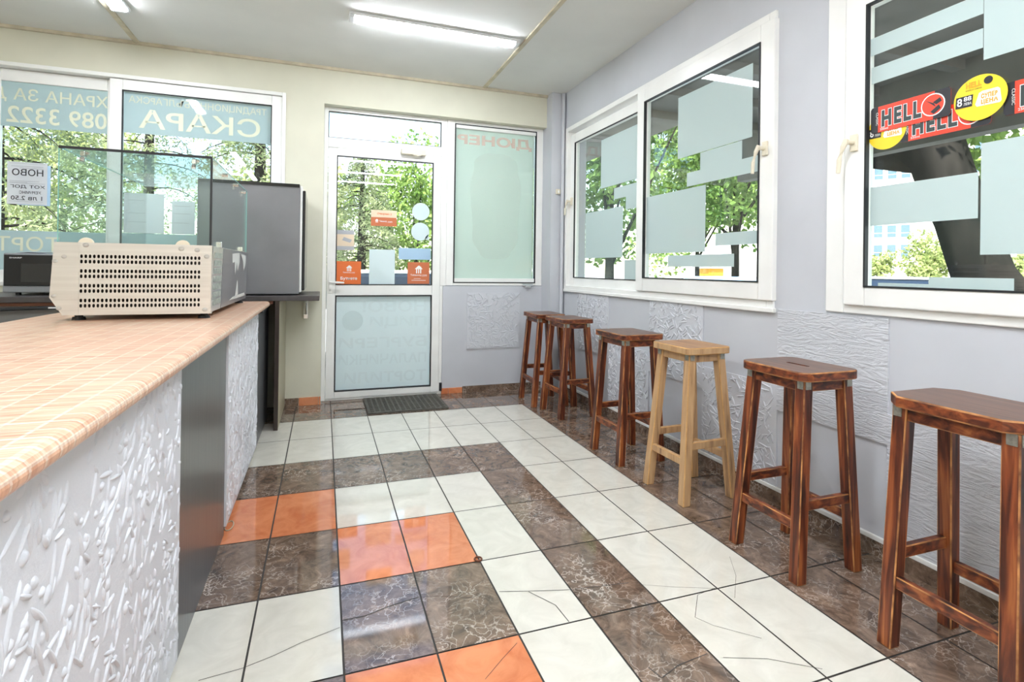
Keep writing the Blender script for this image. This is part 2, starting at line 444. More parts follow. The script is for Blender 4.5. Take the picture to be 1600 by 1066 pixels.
def scratch_mat(name):
    mt, n, l, p = mat(name)
    p.inputs['Base Color'].default_value = (.585, .60, .635, 1); p.inputs['Roughness'].default_value = .6
    tc = n.new('ShaderNodeTexCoord'); mp = n.new('ShaderNodeMapping'); mp.inputs['Scale'].default_value = (1, 6, 26); mp.inputs['Rotation'].default_value = (.5, 0, 0)
    nz = n.new('ShaderNodeTexNoise'); nz.inputs['Scale'].default_value = 1.2; nz.inputs['Detail'].default_value = 7; nz.inputs['Distortion'].default_value = 3.4
    b = n.new('ShaderNodeBump'); b.inputs['Strength'].default_value = .6; b.inputs['Distance'].default_value = .02
    l.new(tc.outputs['Object'], mp.inputs[0]); l.new(mp.outputs[0], nz.inputs['Vector']); l.new(nz.outputs['Fac'], b.inputs['Height']); l.new(b.outputs[0], p.inputs['Normal'])
    return mt


M['scratch'] = scratch_mat('scratched plaster relief')

# ------------------------------------------------------------------ the room
XR = 2.27      # right wall
YF = 0.47      # cream front wall
YD = 0.55      # recessed door and grey wall
ZC = 2.75
XL, YB = -2.7, -6.2

# floor: tiles laid one by one over a bed of grout
mb = MB(); mb.uv = []
def tile(x0, x1, y0, y1, mi):
    g = .003
    if mi == 3: g = 0
    x0 += g; x1 -= g; y0 += g; y1 -= g
    b = len(mb.v); z = 0 if mi != 3 else -.003
    mb.add([(x0, y0, z), (x1, y0, z), (x1, y1, z), (x0, y1, z)], [(0, 1, 2, 3)], mi)
    ox, oy = rnd.uniform(0, 20), rnd.uniform(0, 20)
    mb.uv += [(ox + px, oy + py) for px, py in ((x0, y0), (x1, y0), (x1, y1), (x0, y1))]
cols = [-.0105, .25, .5085, .761, 1.014, 1.2678, 1.5108, 1.75, 2.0, 2.26]
rows = [0.0, -.4308, -.867, -1.303, -1.741, -2.172, -2.604]
while rows[-1] > YB: rows.append(rows[-1] - .434)
rows = [.60, .4345] + rows          # row index 0 is the strip at the door, 1 the brown row, 2.. the grid
lcols = [cols[0]]
while lcols[0] > XL: lcols.insert(0, lcols[0] - .255)
W_, B_, O_ = 0, 1, 2
pattern = {}  # (col, row) -> material, row counted from the first white row
for c in range(-20, 10):
    for r in range(-2, 16):
        t = W_
        if r < 0 or c >= 7: t = B_
        elif r == 2: t = B_ if c <= 4 else W_
        elif r >= 3:
            k = (r - 3) % 6
            if c == 4: t = B_
            elif c <= 0: t = [O_, B_, W_, B_, O_, W_][k]
            elif c in (1, 2): t = [W_, O_, B_, O_, W_, B_][k]
        pattern[(c, r)] = t
ncl = len(lcols) - 1
allx = lcols[:-1] + cols
for ci in range(len(allx) - 1):
    c = ci - ncl
    for ri in range(len(rows) - 1):
        tile(allx[ci], allx[ci + 1], rows[ri + 1], rows[ri], pattern.get((c, ri - 2), W_))
tile(XL, XR + .02, YB, .62, 3)
# cracks: broken lines of dark grout across some tiles
def crack(pts, w=.0022):
    P = [at(px, py, 'z', 0)[:2] for px, py in pts]
    for (a, b) in zip(P[:-1], P[1:]):
        d = b - a; nrm = np.array([-d[1], d[0]]) / (np.linalg.norm(d) + 1e-9) * w / 2
        q = [a - nrm, b - nrm, b + nrm, a + nrm]
        mb.add([(p[0], p[1], .0006) for p in q], [(0, 1, 2, 3)], 3); mb.uv += [(p[0], p[1]) for p in q]
crack([(310, 1064), (378, 1045), (430, 1024), (470, 1005), (531, 981)])
crack([(534, 970), (570, 963), (610, 947), (655, 933)], .004)
crack([(660, 933), (700, 932), (740, 935)], .0015)
crack([(780, 925), (835, 924), (890, 922)], .003)
crack([(826, 925), (868, 946), (889, 972)], .003)
crack([(898, 921), (950, 915), (982, 911)], .003)
crack([(1120, 918), (1090, 930), (1086, 965), (1115, 978), (1190, 998)], .0015)
crack([(1013, 1043), (1034, 1060), (1060, 1040), (1105, 1022)], .003)
crack([(1130, 1028), (1200, 1030), (1285, 1046)], .002)
crack([(1000, 914), (1060, 918), (1118, 920)], .0012)
crack([(758, 1062), (785, 1030), (808, 1005)], .0015)
crack([(1140, 870), (1150, 900), (1148, 935)], .001)
floor = mb.build('floor', [M['tile_white'], M['tile_brown'], M['tile_orange'], M['grout']], kind='structure', recalc=False)

# walls
mb = MB()
WX0, WX1, WZ0, WZ1 = -2.05, -.118, .96, 2.50          # the big sliding window on the left
mb.box(XL, WX0, YF, YF + .2, 0, ZC); mb.box(WX0, WX1, YF, YF + .2, WZ1, ZC); mb.box(WX0, WX1, YF, YF + .2, 0, WZ0)
mb.box(WX1, .172, YF, YF + .2, 0, ZC)
mb.box(.172, 2.145, YF, YF + .2, 2.452, ZC)
mb.box(1.188, 2.145, YD, YD + .12, 0, .962, 1)
mb.box(2.138, XR + .2, YF + .075, YF + .2, 0, ZC, 1)
wall_far = mb.build('wall_far', [M['cream_wall'], M['grey_wall']], kind='structure')
mb = MB(); mb.box(2.14, XR, .35, .56, 0, ZC - .001)
mb.build('wall_corner_pier', M['grey_wall'], kind='structure')
W1Y0, W1Y1, W1Z0, W1Z1 = -2.105, .30, .935, 2.412
W2Y0, W2Y1, W2Z0, W2Z1 = -4.7, -2.392, .955, 2.33
mb = MB(); xo = XR + .2
mb.box(XR, xo, W1Y1, .67, 0, ZC); mb.box(XR, xo, W1Y0, W1Y1, 0, W1Z0); mb.box(XR, xo, W1Y0, W1Y1, W1Z1, ZC)
mb.box(XR, xo, W2Y1, W1Y0, 0, ZC); mb.box(XR, xo, W2Y0, W2Y1, 0, W2Z0); mb.box(XR, xo, W2Y0, W2Y1, W2Z1, ZC); mb.box(XR, xo, YB, W2Y0, 0, ZC)
wall_right = mb.build('wall_right', M['grey_wall'], kind='structure')
mb = MB(); mb.box(XL - .2, XL, YB, .67, 0, ZC); mb.build('wall_left', M['cream_wall'], kind='structure')
mb = MB(); mb.box(XL - .2, XR + .2, YB - .2, YB, 0, ZC); mb.build('wall_rear', M['cream_wall'], kind='structure')
mb = MB(); mb.box(XL - .2, XR + .2, YB - .2, .67, ZC, ZC + .25); ceiling = mb.build('ceiling', M['ceiling'], kind='structure')
mb = MB(); mb.box(XL, 2.14, YF - .022, YF, ZC - .022, ZC); mb.build('trim_1', M['joint'], kind='structure')
mb = MB(); mb.box(1.505, 1.535, YB, YF, ZC - .012, ZC); mb.build('trim_2', M['joint'], kind='structure')
mb = MB(); mb.box(-1.145, -1.11, YB, YF, ZC - .012, ZC); mb.build('trim_3', M['joint'], kind='structure')

# relief squares glued to the walls
def strokes(mb, face, u0, u1, v0, v1, n, lmin, lmax, w, h, seed, blobs=0.0, lean=None, mi=0):
    """raised plaster strokes; face(u, v, d) gives a point d metres proud of the panel"""
    r = random.Random(seed)
    for k in range(n):
        L = r.uniform(lmin, lmax); ww = w * r.uniform(.7, 1.4)
        if r.random() < blobs: L = ww * r.uniform(1.6, 3.0); ww *= 1.9
        a = r.uniform(0, math.pi) if lean is None else r.gauss(lean, .55)
        if lean is not None and r.random() < .25: a = r.uniform(0, math.pi)
        cu = r.uniform(u0 + .01, u1 - .01); cv = r.uniform(v0 + .01, v1 - .01)
        L = min(L, 1.9 * min((cu - u0) / (abs(math.cos(a)) + .05), (u1 - cu) / (abs(math.cos(a)) + .05), (cv - v0) / (abs(math.sin(a)) + .05), (v1 - cv) / (abs(math.sin(a)) + .05)))
        c = np.array(face(cu, cv, 0)); eu = np.array(face(cu + 1, cv, 0)) - c; ev = np.array(face(cu, cv + 1, 0)) - c; en = (np.array(face(cu, cv, 1)) - c)
        du = math.cos(a) * eu + math.sin(a) * ev; dv = -math.sin(a) * eu + math.cos(a) * ev
        mb.dome(c, du * L / 2, dv * ww / 2, en * h * r.uniform(.7, 1.2), n=10, rings=2, mi=mi)
    return mb

pitch = [.037, -.505, -1.05, -1.59, -2.13, -2.667, -3.21, -3.75]
def rface(u, v, d): return (XR - .008 - d, u, v)
def relief_square(y0, y1, z0, z1, kind, seed):
    mb = MB(); mb.box(XR - .008, XR, y0, y1, z0, z1)
    if kind == 'leaf':
        strokes(mb, rface, y0, y1, z0, z1, 340, .03, .085, .008, .0055, seed)
        o = mb.build('relief_panel', M['relief'], wall_right, smooth=True)
    else:
        o = mb.build('relief_panel', M['scratch'], wall_right)
    return o
relief_square(pitch[1], pitch[0], .445, .94, 'leaf', 1); relief_square(pitch[3], pitch[2], .445, .94, 'leaf', 2)
relief_square(pitch[5], pitch[4], .455, .945, 'scratch', 3); relief_square(pitch[2], pitch[1], .08, .573, 'leaf', 4)
relief_square(pitch[4], pitch[3], .08, .573, 'leaf', 5); relief_square(pitch[6], pitch[5], .08, .573, 'scratch', 6)
relief_square(pitch[7], pitch[6], .455, .945, 'scratch', 7)
def fface(u, v, d): return (u, YD - .008 - d, v)
mb = MB(); mb.box(1.412, 1.918, YD - .008, YD, .39, .90)
strokes(mb, fface, 1.412, 1.918, .39, .90, 340, .03, .08, .008, .005, 9)
mb.build('relief_panel', M['relief'], wall_far, smooth=True)

# skirting
mb = MB(); mb.uv = []
def sk(x0, x1, y0, y1, z1, mi):
    b0 = len(mb.f); mb.box(x0, x1, y0, y1, 0, z1, mi)
    ox = rnd.uniform(0, 9)
    for f in mb.f[b0:]: mb.uv += [(ox + mb.v[i][0] + mb.v[i][1], mb.v[i][2] + ox) for i in f]
for x0, x1, mi in ((-.14, .005, 0), (.008, .155, 1), (.158, .172, 1)): sk(x0, x1, YF - .012, YF, .062, mi)
for x0, x1, mi in ((1.185, 1.245, 1), (1.249, 1.375, 1)): sk(x0, x1, YD - .012, YD, .048, mi)
for x0, x1, mi in ((1.378, 1.76, 0), (1.763, 2.14, 0)): sk(x0, x1, YD - .012, YD, .055, mi)
mb.build('baseboard_far', [M['tile_brown'], M['tile_orange']], kind='structure')
mb = MB(); mb.uv = []
y = .35
while y > YB:
    sk(XR - .012, XR, max(YB, y - .432), y - .003, .062, 0); y -= .435
mb.build('baseboard_right', [M['tile_brown']], kind='structure')
mb = MB(); mb.box(XR - .014, XR, YB, .35, .063, .082); mb.build('trim_4', M['upvc'], kind='structure', bevel=.003)

# corner pipe and the small junction box on the pier
mb = MB(); mb.cyl((2.245, .325, .02), (2.245, .325, ZC - .01), .017, n=14)
tag(mb.build('heating_pipe', M['grey_wall'], origin=(2.245, .325, 0), smooth=True), 'thin grey painted pipe running up the room corner to the ceiling', 'pipe')
jb = tag(empty('wall_switch', (2.205, .34, 1.83)), 'small cream switch box mounted on the grey corner pier', 'switch')
MB().box(2.185, 2.225, .328, .35, 1.815, 1.86).build('housing', M['upvc_old'], jb, bevel=.004)
MB().box(2.197, 2.213, .3245, .328, 1.826, 1.848).build('rocker', M['upvc'], jb, bevel=.001)

# ------------------------------------------------------------------ windows and door
def ring(mb, ax, p0, p1, a0, a1, b0, b1, w, mi=0, wb=None):
    """rectangular frame; ax is the axis it faces, p0..p1 its depth, a horizontal, b vertical"""
    wb = w if wb is None else wb
    for (x0, x1, z0, z1) in ((a0, a0 + w, b0, b1), (a1 - w, a1, b0, b1), (a0 + w, a1 - w, b0, b0 + wb), (a0 + w, a1 - w, b1 - w, b1)):
        if ax == 'y': mb.box(x0, x1, p0, p1, z0, z1, mi)
        else: mb.box(p0, p1, x0, x1, z0, z1, mi)
    return mb

def lever_handle(parent, x, y, z, flip=1):
    h = MB(); h.box(x - .012, x, y - .016, y + .016, z - .035, z + .035)
    h.cyl((x - .012, y, z), (x - .045, y, z), .010, n=10)
    h.tube([(x - .045, y, z + .012), (x - .052, y + .012 * flip, z - .02), (x - .055, y + .026 * flip, z - .07), (x - .055, y + .03 * flip, z - .125)], [.011, .011, .010, .009], n=8)
    return h.build('handle', M['upvc_old'], parent, bevel=.003)

def pane_box(x0, x1, y0, y1, z0, z1, parent, m='glass'):
    return MB().box(x0, x1, y0, y1, z0, z1).build('glass_pane', M[m], parent)

# right wall, sliding window nearest the corner
w1 = tag(empty('window_1', (XR, -.9, W1Z0)), kind='structure')
mb = MB(); ring(mb, 'x', XR - .014, XR + .10, W1Y0, W1Y1, W1Z0, W1Z1, .04, wb=.045)
mb.build('frame', M['upvc'], w1, bevel=.004)
MB().box(XR - .022, XR, W1Y0 - .01, W1Y1 + .0, W1Z0 - .012, W1Z0 + .012).build('sill', M['upvc'], w1, bevel=.004)
s = MB(); ring(s, 'x', XR + .03, XR + .075, -.90, .26, .98, 2.335, .0, 0)
s = MB(); ring(s, 'x', XR + .022, XR + .07, -.93, .262, .965, 2.345, .088)
s1 = s.build('sash', M['upvc'], w1, bevel=.005)
s = MB(); ring(s, 'x', XR + .018, XR + .03, -.846, .178, 1.05, 2.262, .007); s.build('seal', M['gasket'], s1)
pane_box(XR + .04, XR + .046, -.846, .178, 1.05, 2.262, s1)
lever_handle(s1, XR + .022, .225, 1.74)
s = MB(); ring(s, 'x', XR - .028, XR + .020, -2.112, -.905, .982, 2.37, .09)
s2 = s.build('sash', M['upvc'], w1, bevel=.005)
s = MB(); ring(s, 'x', XR - .032, XR - .012, -2.024, -.993, 1.070, 2.282, .007); s.build('seal', M['gasket'], s2)
pane_box(XR - .004, XR + .002, -2.024, -.993, 1.070, 2.282, s2)
lever_handle(s2, XR - .028, -2.065, 1.735)
# frosted film: squares stuck to the panes
def filmrect(parent, x, y0, y1, z0, z1, m='film', name='frosted_film'):
    return MB().box(x - .0012, x, y0, y1, z0, z1).build(name, M[m], parent)
xf = XR - .0045
filmrect(w1, xf, -1.95, -1.335, 1.823, 2.206)
fb = MB()
for y0, y1, z0, z1 in ((-1.88, -1.548, 1.637, 1.82), (-1.548, -1.428, 1.637, 1.72), (-2.017, -1.88, 1.637, 1.72)): fb.box(xf - .0012, xf, y0, y1, z0, z1)
fb.build('frosted_film', M['film'], w1)
for q in ((-1.598, -.999, 1.237, 1.625), (-2.017, -1.685, 1.267, 1.336), (-1.831, -1.248, 1.149, 1.220)): filmrect(w1, xf, *q)
xf = XR + .0395
k = 1.0 + .03 / 2.1
for q in ((-.846, -.275, 1.786, 2.182), (-.813, -.488, 1.674, 1.760), (-.846, -.661, 1.578, 1.674), (-.622, -.016, 1.221, 1.609), (-.844, -.653, 1.057, 1.20)): filmrect(w1, xf, *q)

# right wall, window beside the camera
w2 = tag(empty('window_2', (XR, -3.5, W2Z0)), kind='structure')
mb = MB(); ring(mb, 'x', XR - .012, XR + .10, W2Y0, W2Y1, W2Z0, W2Z1, .085, wb=.045)
mb.build('frame', M['upvc'], w2, bevel=.004)
s = MB(); ring(s, 'x', XR - .028, XR + .02, -3.60, -2.488, .99, 2.30, .092, wb=.078)
s3 = s.build('sash', M['upvc'], w2, bevel=.005)
s = MB(); ring(s, 'x', XR - .031, XR - .012, -3.51, -2.578, 1.066, 2.212, .007); s.build('seal', M['gasket'], s3)
pane_box(XR - .004, XR + .002, -3.51, -2.578, 1.066, 2.212, s3)
lever_handle(s3, XR - .028, -2.535, 1.66)
s = MB(); ring(s, 'x', XR + .022, XR + .07, W2Y0 + .08, -3.55, .99, 2.30, .09)
s4 = s.build('sash', M['upvc'], w2, bevel=.005)
pane_box(XR + .04, XR + .046, W2Y0 + .17, -3.64, 1.08, 2.21, s4)
xf = XR - .0045
for q in ((-2.973, -2.582, 2.003, 2.073), (-2.973, -2.587, 1.888, 1.954), (-3.51, -2.975, 1.845, 2.212), (-2.963, -2.588, 1.314, 1.470), (-3.51, -2.971, 1.190, 1.565)): filmrect(w2, xf, *q)
fb = MB()
for y0, y1, z0, z1 in ((-2.81, -2.622, 1.073, 1.086), (-3.065, -2.81, 1.073, 1.112)): fb.box(xf - .0012, xf, y0, y1, z0, z1)
fb.build('frosted_film', M['film'], w2)

# front wall: big sliding window behind the counter
w3 = tag(empty('window_3', (-1.1, YF, WZ0)), kind='structure')
mb = MB(); ring(mb, 'y', YF - .012, YF + .10, WX0, WX1, WZ0, WZ1, .028)
mb.build('frame', M['upvc'], w3, bevel=.004)
s = MB(); ring(s, 'y', YF + .0, YF + .05, -1.297, -.142, .985, 2.468, .08)
s5 = s.build('sash', M['upvc'], w3, bevel=.005)
s = MB(); ring(s, 'y', YF - .002, YF + .02, -1.219, -.22, 1.063, 2.392, .006); s.build('seal', M['gasket'], s5)
pane_box(-1.219, -.22, YF + .03, YF + .036, 1.063, 2.392, s5)
s = MB(); ring(s, 'y', YF + .055, YF + .095, WX0 + .02, -1.24, .985, 2.47, .085)
s6 = s.build('sash', M['upvc'], w3, bevel=.005)
pane_box(-1.97, -1.32, YF + .07, YF + .076, 1.063, 2.39, s6)
YW = YF + .029
MB().box(-1.213, -.226, YW - .0012, YW, 2.087, 2.386).build('frosted_film', M['film_left'], w3)
MB().box(-1.213, -.226, YW - .0012, YW, 1.07, 1.348).build('frosted_film', M['film_left'], w3)
YW2 = YF + .069
MB().box(-1.968, -1.322, YW2 - .0012, YW2, 2.072, 2.388).build('frosted_film', M['film_left'], w3)
MB().box(-1.968, -1.322, YW2 - .0012, YW2, 1.07, 1.345).build('frosted_film', M['film_left'], w3)
def mirrored(s, x0, x1, y, z0, z1, mats, parent, bold=.0, name='lettering'):
    mb = MB(); add_text(mb, s, (x1, y, z0), (x0 - x1, 0, 0), (0, 0, z1 - z0), bold)
    return mb.build(name, mats, parent, recalc=False)
mirrored('ТРАДИЦИОННА БЪЛГАРСКА', -1.185, -.262, YW - .002, 2.300, 2.362, M['cream_text'], w3)
mirrored('СКАРА', -1.12, -.305, YW - .002, 2.128, 2.272, M['cream_text'], w3, .012)
mirrored('ХРАНА ЗА Д', -2.0, -1.324, YW2 - .002, 2.243, 2.345, M['cream_text'], w3, .006)
mirrored('089 3322', -1.915, -1.33, YW2 - .002, 2.10, 2.218, M['cream_text'], w3, .012)
mirrored('ТОРТ', -1.965, -1.60, YW2 - .002, 1.20, 1.305, M['cream_text'], w3, .004)
mirrored('•', -1.56, -1.51, YW2 - .002, 1.225, 1.255, M['cream_text'], w3)

# door with a fanlight, and the fixed pane beside it
d1 = tag(empty('door_1', (.68, YD, 0)), kind='structure')
mb = MB(); y0, y1 = YD - .0, YD + .075
for b in ((.172, .205, 0, 2.452), (1.158, 1.187, 0, .963), (1.158, 1.213, .963, 2.452), (.205, 1.158, 2.42, 2.452), (.205, 1.158, 2.118, 2.20), (.205, 1.158, 0, .016)):
    mb.box(b[0], b[1], y0, y1, b[2], b[3])
mb.build('frame', M['upvc'], d1, bevel=.004)
s = MB(); ring(s, 'y', YD + .012, YD + .02, .205, 1.158, 2.20, 2.42, .006); s.build('seal', M['gasket'], d1)
pane_box(.205, 1.158, YD + .03, YD + .036, 2.20, 2.42, d1)
lf = MB(); y0, y1 = YD - .012, YD + .045
for b in ((.207, .277, .02, 2.115), (1.088, 1.157, .02, 2.115), (.277, 1.088, 2.05, 2.115), (.277, 1.088, .88, .968), (.277, 1.088, .02, .076)):
    lf.box(b[0], b[1], y0, y1, b[2], b[3])
leaf = lf.build('door_leaf', M['upvc'], d1, bevel=.005)
s = MB(); ring(s, 'y', YD - .014, YD + .01, .277, 1.088, .968, 2.05, .007); ring(s, 'y', YD - .014, YD + .01, .277, 1.088, .076, .88, .009)
s.build('seal', M['gasket'], leaf)
pane_box(.277, 1.088, YD + .016, YD + .022, .968, 2.05, leaf); pane_box(.277, 1.088, YD + .016, YD + .022, .076, .88, leaf)
h = MB(); h.box(.222, .248, YD - .020, YD - .012, .90, 1.075); h.cyl((.235, YD - .02, .992), (.235, YD - .055, .992), .009); h.tube([(.235, YD - .055, .992), (.29, YD - .058, .990), (.345, YD - .055, .988)], [.010, .010, .008])
h.build('handle', M['upvc'], leaf, bevel=.003)
MB().cyl((.235, YD - .022, .925), (.235, YD - .02, .925), .009, mi=0).build('keyhole', M['alu'], leaf)
h = MB(); h.box(.80, 1.01, YD - .062, YD - .012, 2.100, 2.145); h.tube([(.90, YD - .065, 2.10), (.93, YD - .09, 2.085), (.965, YD - .06, 2.10), (.97, YD - .04, 2.16)], .009)
h.build('door_closer', M['upvc_old'], leaf, bevel=.004)
h = MB()
h.cyl((1.176, YD - .010, .03), (1.176, YD - .010, .10), .012)
h.build('hinge', M['gasket'], leaf)
yl = YD + .0155
MB().box(.286, 1.079, yl - .0012, yl, .085, .871).build('frosted_film', M['film_far'], leaf)
for s_, x0, x1, z0, z1, m_ in (('НОВО!', .50, 1.045, .735, .835, 'pale_red_text'), ('ПИЦИ', .565, 1.05, .595, .695, 'pale_green_text'), ('БУРГЕРИ', .315, 1.05, .43, .52, 'pale_red_text'), ('ПАЛАЧИНКИ', .315, 1.05, .29, .375, 'pale_blue_text'), ('ТОРТИЛИ', .36, 1.05, .13, .225, 'pale_red_text')):
    mirrored(s_, x0, x1, yl - .002, z0, z1, M[m_], leaf, .02)
mb = MB(); mb.cyl((.42, yl - .0018, .665), (.42, yl - .0012, .665), .085, n=24); mb.build('printed_picture', M['pale_print'], leaf)
# little film pieces on the door glass
def disc(cx, cz, r, y, mats, parent, tail=False, name='frosted_film'):
    mb = MB(); mb.cyl((cx, y - .001, cz), (cx, y, cz), r, n=28)
    if tail: mb.prism([(cx + r * .45, y - .001, cz - r * .8), (cx + r * .98, y - .001, cz - r * .95), (cx + r * .9, y - .001, cz - r * .2)], (0, .001, 0))
    return mb.build(name, mats, parent)
disc(.985, 1.617, .077, yl, M['film_far'], leaf); disc(.982, 1.44, .08, yl, M['film_far'], leaf, True)
MB().box(.549, .765, yl - .001, yl, .975, 1.274).build('frosted_film', M['film_far'], leaf)
MB().box(.797, 1.078, yl - .001, yl, 1.192, 1.292).build('frosted_film', M['blue_paper'], leaf)

w4 = tag(empty('window_4', (1.67, YD, .96)), kind='structure')
mb = MB(); ring(mb, 'y', YD - .004, YD + .07, 1.213, 2.138, .965, 2.452, .066)
mb.build('frame', M['upvc'], w4, bevel=.004)
s = MB(); ring(s, 'y', YD - .006, YD + .02, 1.279, 2.072, .988, 2.425, .010); s.build('seal', M['gasket'], w4)
pane_box(1.279, 2.072, YD + .026, YD + .032, .985, 2.425, w4)
MB().box(1.289, 2.05, YD + .023, YD + .025, .998, 2.41).build('frosted_film', M['film_green'], w4)
mirrored('ДЮНЕР', 1.305, 2.03, YD + .0215, 2.235, 2.345, M['red_text'], w4, .035)
pts = []
for k in range(48):
    t = 2 * math.pi * k / 48; c_, s_ = math.cos(t), math.sin(t)
    pts.append((1.68 + math.copysign(abs(c_) ** .6, c_) * (.235 + .012 * math.sin(9 * t) + .02 * s_), YD + .0215, 1.70 + math.copysign(abs(s_) ** .6, s_) * .49))
MB().prism(pts, (0, .001, 0)).build('printed_picture', M['pale_print'], w4)
h = MB(); h.box(1.94, 2.045, YD - .02, YD - .004, .962, .985); h.box(1.965, 2.02, YD - .032, YD - .018, .945, .968)
h.build('latch', M['alu'], w4, bevel=.003)

# ------------------------------------------------------------------ notes and stickers (they could be peeled off)
def paper(name, label, x0, x1, z0, z1, y, lines, writing=None, sleeve=False):
    t = tag(empty(name, ((x0 + x1) / 2, y, z0)), label, 'paper notice')
    MB().box(x0, x1, y - .0012, y, z0, z1).build('sheet', M['paper'], t)
    if lines:
        for (a, b, c) in lines: MB().box(x0 + a * (x1 - x0), x0 + b * (x1 - x0), y - .0022, y - .0014, z0 + c * (z1 - z0) - .0012, z0 + c * (z1 - z0) + .0012).build('printed_line', M['grey_ink'], t)
    if writing:
        mb = MB()
        for s_, a, b, c, d in writing: add_text(mb, s_, (x0 + b * (x1 - x0), y - .0024, z0 + c * (z1 - z0)), ((a - b) * (x1 - x0), 0, 0), (0, 0, (d - c) * (z1 - z0)), .01)
        mb.build('lettering', M['ink'], t, recalc=False)
    if sleeve: MB().box(x0 + .06, x1 + .018, y + .001, y + .002, z0 - .005, z1 - .015).build('sleeve', M['blue_paper'], t)
    return t
paper('paper_notice', 'white handwritten notice on the window left of the glass display case', -1.905, -1.678, 1.53, 1.826, YW2 - .002,
      [(.05, .95, .97), (.1, .9, .9), (.3, .9, .86), (.06, .8, .55), (.06, .5, .52), (.05, .95, .50), (.05, .9, .07)],
      [('НОВО', .12, .9, .68, .84), ('ХОТ ДОГ', .08, .95, .37, .46), ('ХЕРМИНС', .3, .85, .25, .32), ('1 лв 2.50', .1, .88, .1, .2)], True)
paper('paper_notice', 'white printed sheet on the window seen through the middle of the display case', -1.206, -.95, 1.35, 1.645, YW - .002, [(.1, .5, .82), (.1, .52, .5), (.1, .55, .28)])
paper('paper_notice', 'white printed sheet on the window seen through the display case near its right corner', -.90, -.748, 1.35, 1.60, YW - .002, [(.1, .8, .85), (.1, .8, .62), (.1, .75, .34)])
YS = YD + .013
def house_logo(mb, cx, cz, s, y, mi=0):
    P = lambda *q: [(cx + a * s, y, cz + b * s) for a, b in q]
    mb.prism(P((-.5, .08), (-.05, .5), (.12, .5), (.22, .38), (.32, .38), (.32, .28), (.5, .08), (.38, .04), (.34, .06), (-.34, .06), (-.38, .04)), (0, .0006, 0), mi)
    for a, b in ((-.34, -.2), (-.08, .06), (.18, .34)): mb.prism(P((a, -.5), (b, -.5), (b, .06), (a, .06)), (0, .0006, 0), mi)
t = tag(empty('sticker', (.382, YS, .972)), 'bright orange square sticker on the door glass beside the door handle', 'sticker')
MB().box(.283, .482, YS - .001, YS, .973, 1.168).build('sheet', M['orange'], t)
mb = MB(); house_logo(mb, .385, 1.108, .05, YS - .002); mb.build('logo', M['white_print'], t); mb = MB(); add_text(mb, 'Takeaway', (.335, YS - .002, 1.066), (.066, 0, 0), (0, 0, .013), .015); add_text(mb, '.com', (.402, YS - .002, 1.066), (.03, 0, 0), (0, 0, .011)); add_text(mb, 'Бутнете', (.317, YS - .002, 1.005), (.135, 0, 0), (0, 0, .032), .025)
mb.build('lettering', M['white_print'], t, recalc=False)
t = tag(empty('sticker', (.97, YS, .978)), 'dull orange square sticker on the door glass at its hinge side', 'sticker')
MB().box(.875, 1.067, YS - .001, YS, .979, 1.169).build('sheet', M['orange_dim'], t)
mb = MB(); house_logo(mb, .972, 1.105, .068, YS - .002); mb.build('logo', M['white_print'], t); mb = MB(); add_text(mb, 'Takeaway', (.90, YS - .002, 1.045), (.098, 0, 0), (0, 0, .020), .012); add_text(mb, '.com', (.999, YS - .002, 1.045), (.045, 0, 0), (0, 0, .016))
mb.box(.93, .99, YS - .002, YS - .0015, 1.024, 1.027); mb.box(.91, 1.035, YS - .002, YS - .0015, 1.008, 1.012)
mb.build('lettering', M['white_print'], t, recalc=False)
t = tag(empty('sign_card', (.667, YS, 1.476)), 'small cream and orange card hanging in the middle of the door glass', 'sign')
MB().box(.559, .775, YS - .0015, YS, 1.551, 1.613).build('upper_half', M['sticker_cream'], t)
MB().box(.559, .775, YS - .0015, YS, 1.476, 1.551).build('lower_half', M['orange_dim'], t)
mb = MB(); add_text(mb, 'Отворено :)', (.61, YS - .003, 1.569), (.12, 0, 0), (0, 0, .022), .02); mb.build('lettering', M['orange'], t, recalc=False)
mb = MB(); house_logo(mb, .607, 1.52, .03, YS - .003); mb.build('logo', M['white_print'], t); mb = MB(); add_text(mb, 'Takeaway', (.628, YS - .003, 1.507), (.065, 0, 0), (0, 0, .019), .015); add_text(mb, '.com', (.696, YS - .003, 1.507), (.042, 0, 0), (0, 0, .013)); mb.build('lettering', M['white_print'], t, recalc=False)
t = tag(empty('paper_notice', (.353, YS, 1.26)), 'grey printed slip on the door glass above the orange sticker by the handle', 'paper notice')
MB().box(.283, .423, YS - .001, YS, 1.26, 1.43).build('sheet', M['sticker_cream'], t)
mb = MB(); mb.box(.283, .423, YS - .002, YS - .0015, 1.395, 1.43); mb.box(.283, .423, YS - .002, YS - .0015, 1.262, 1.295); mb.prism([(.325, YS - .002, 1.345), (.39, YS - .002, 1.325), (.405, YS - .002, 1.35), (.34, YS - .002, 1.372)], (0, .0005, 0))
mb.build('print', M['grey_ink'], t)

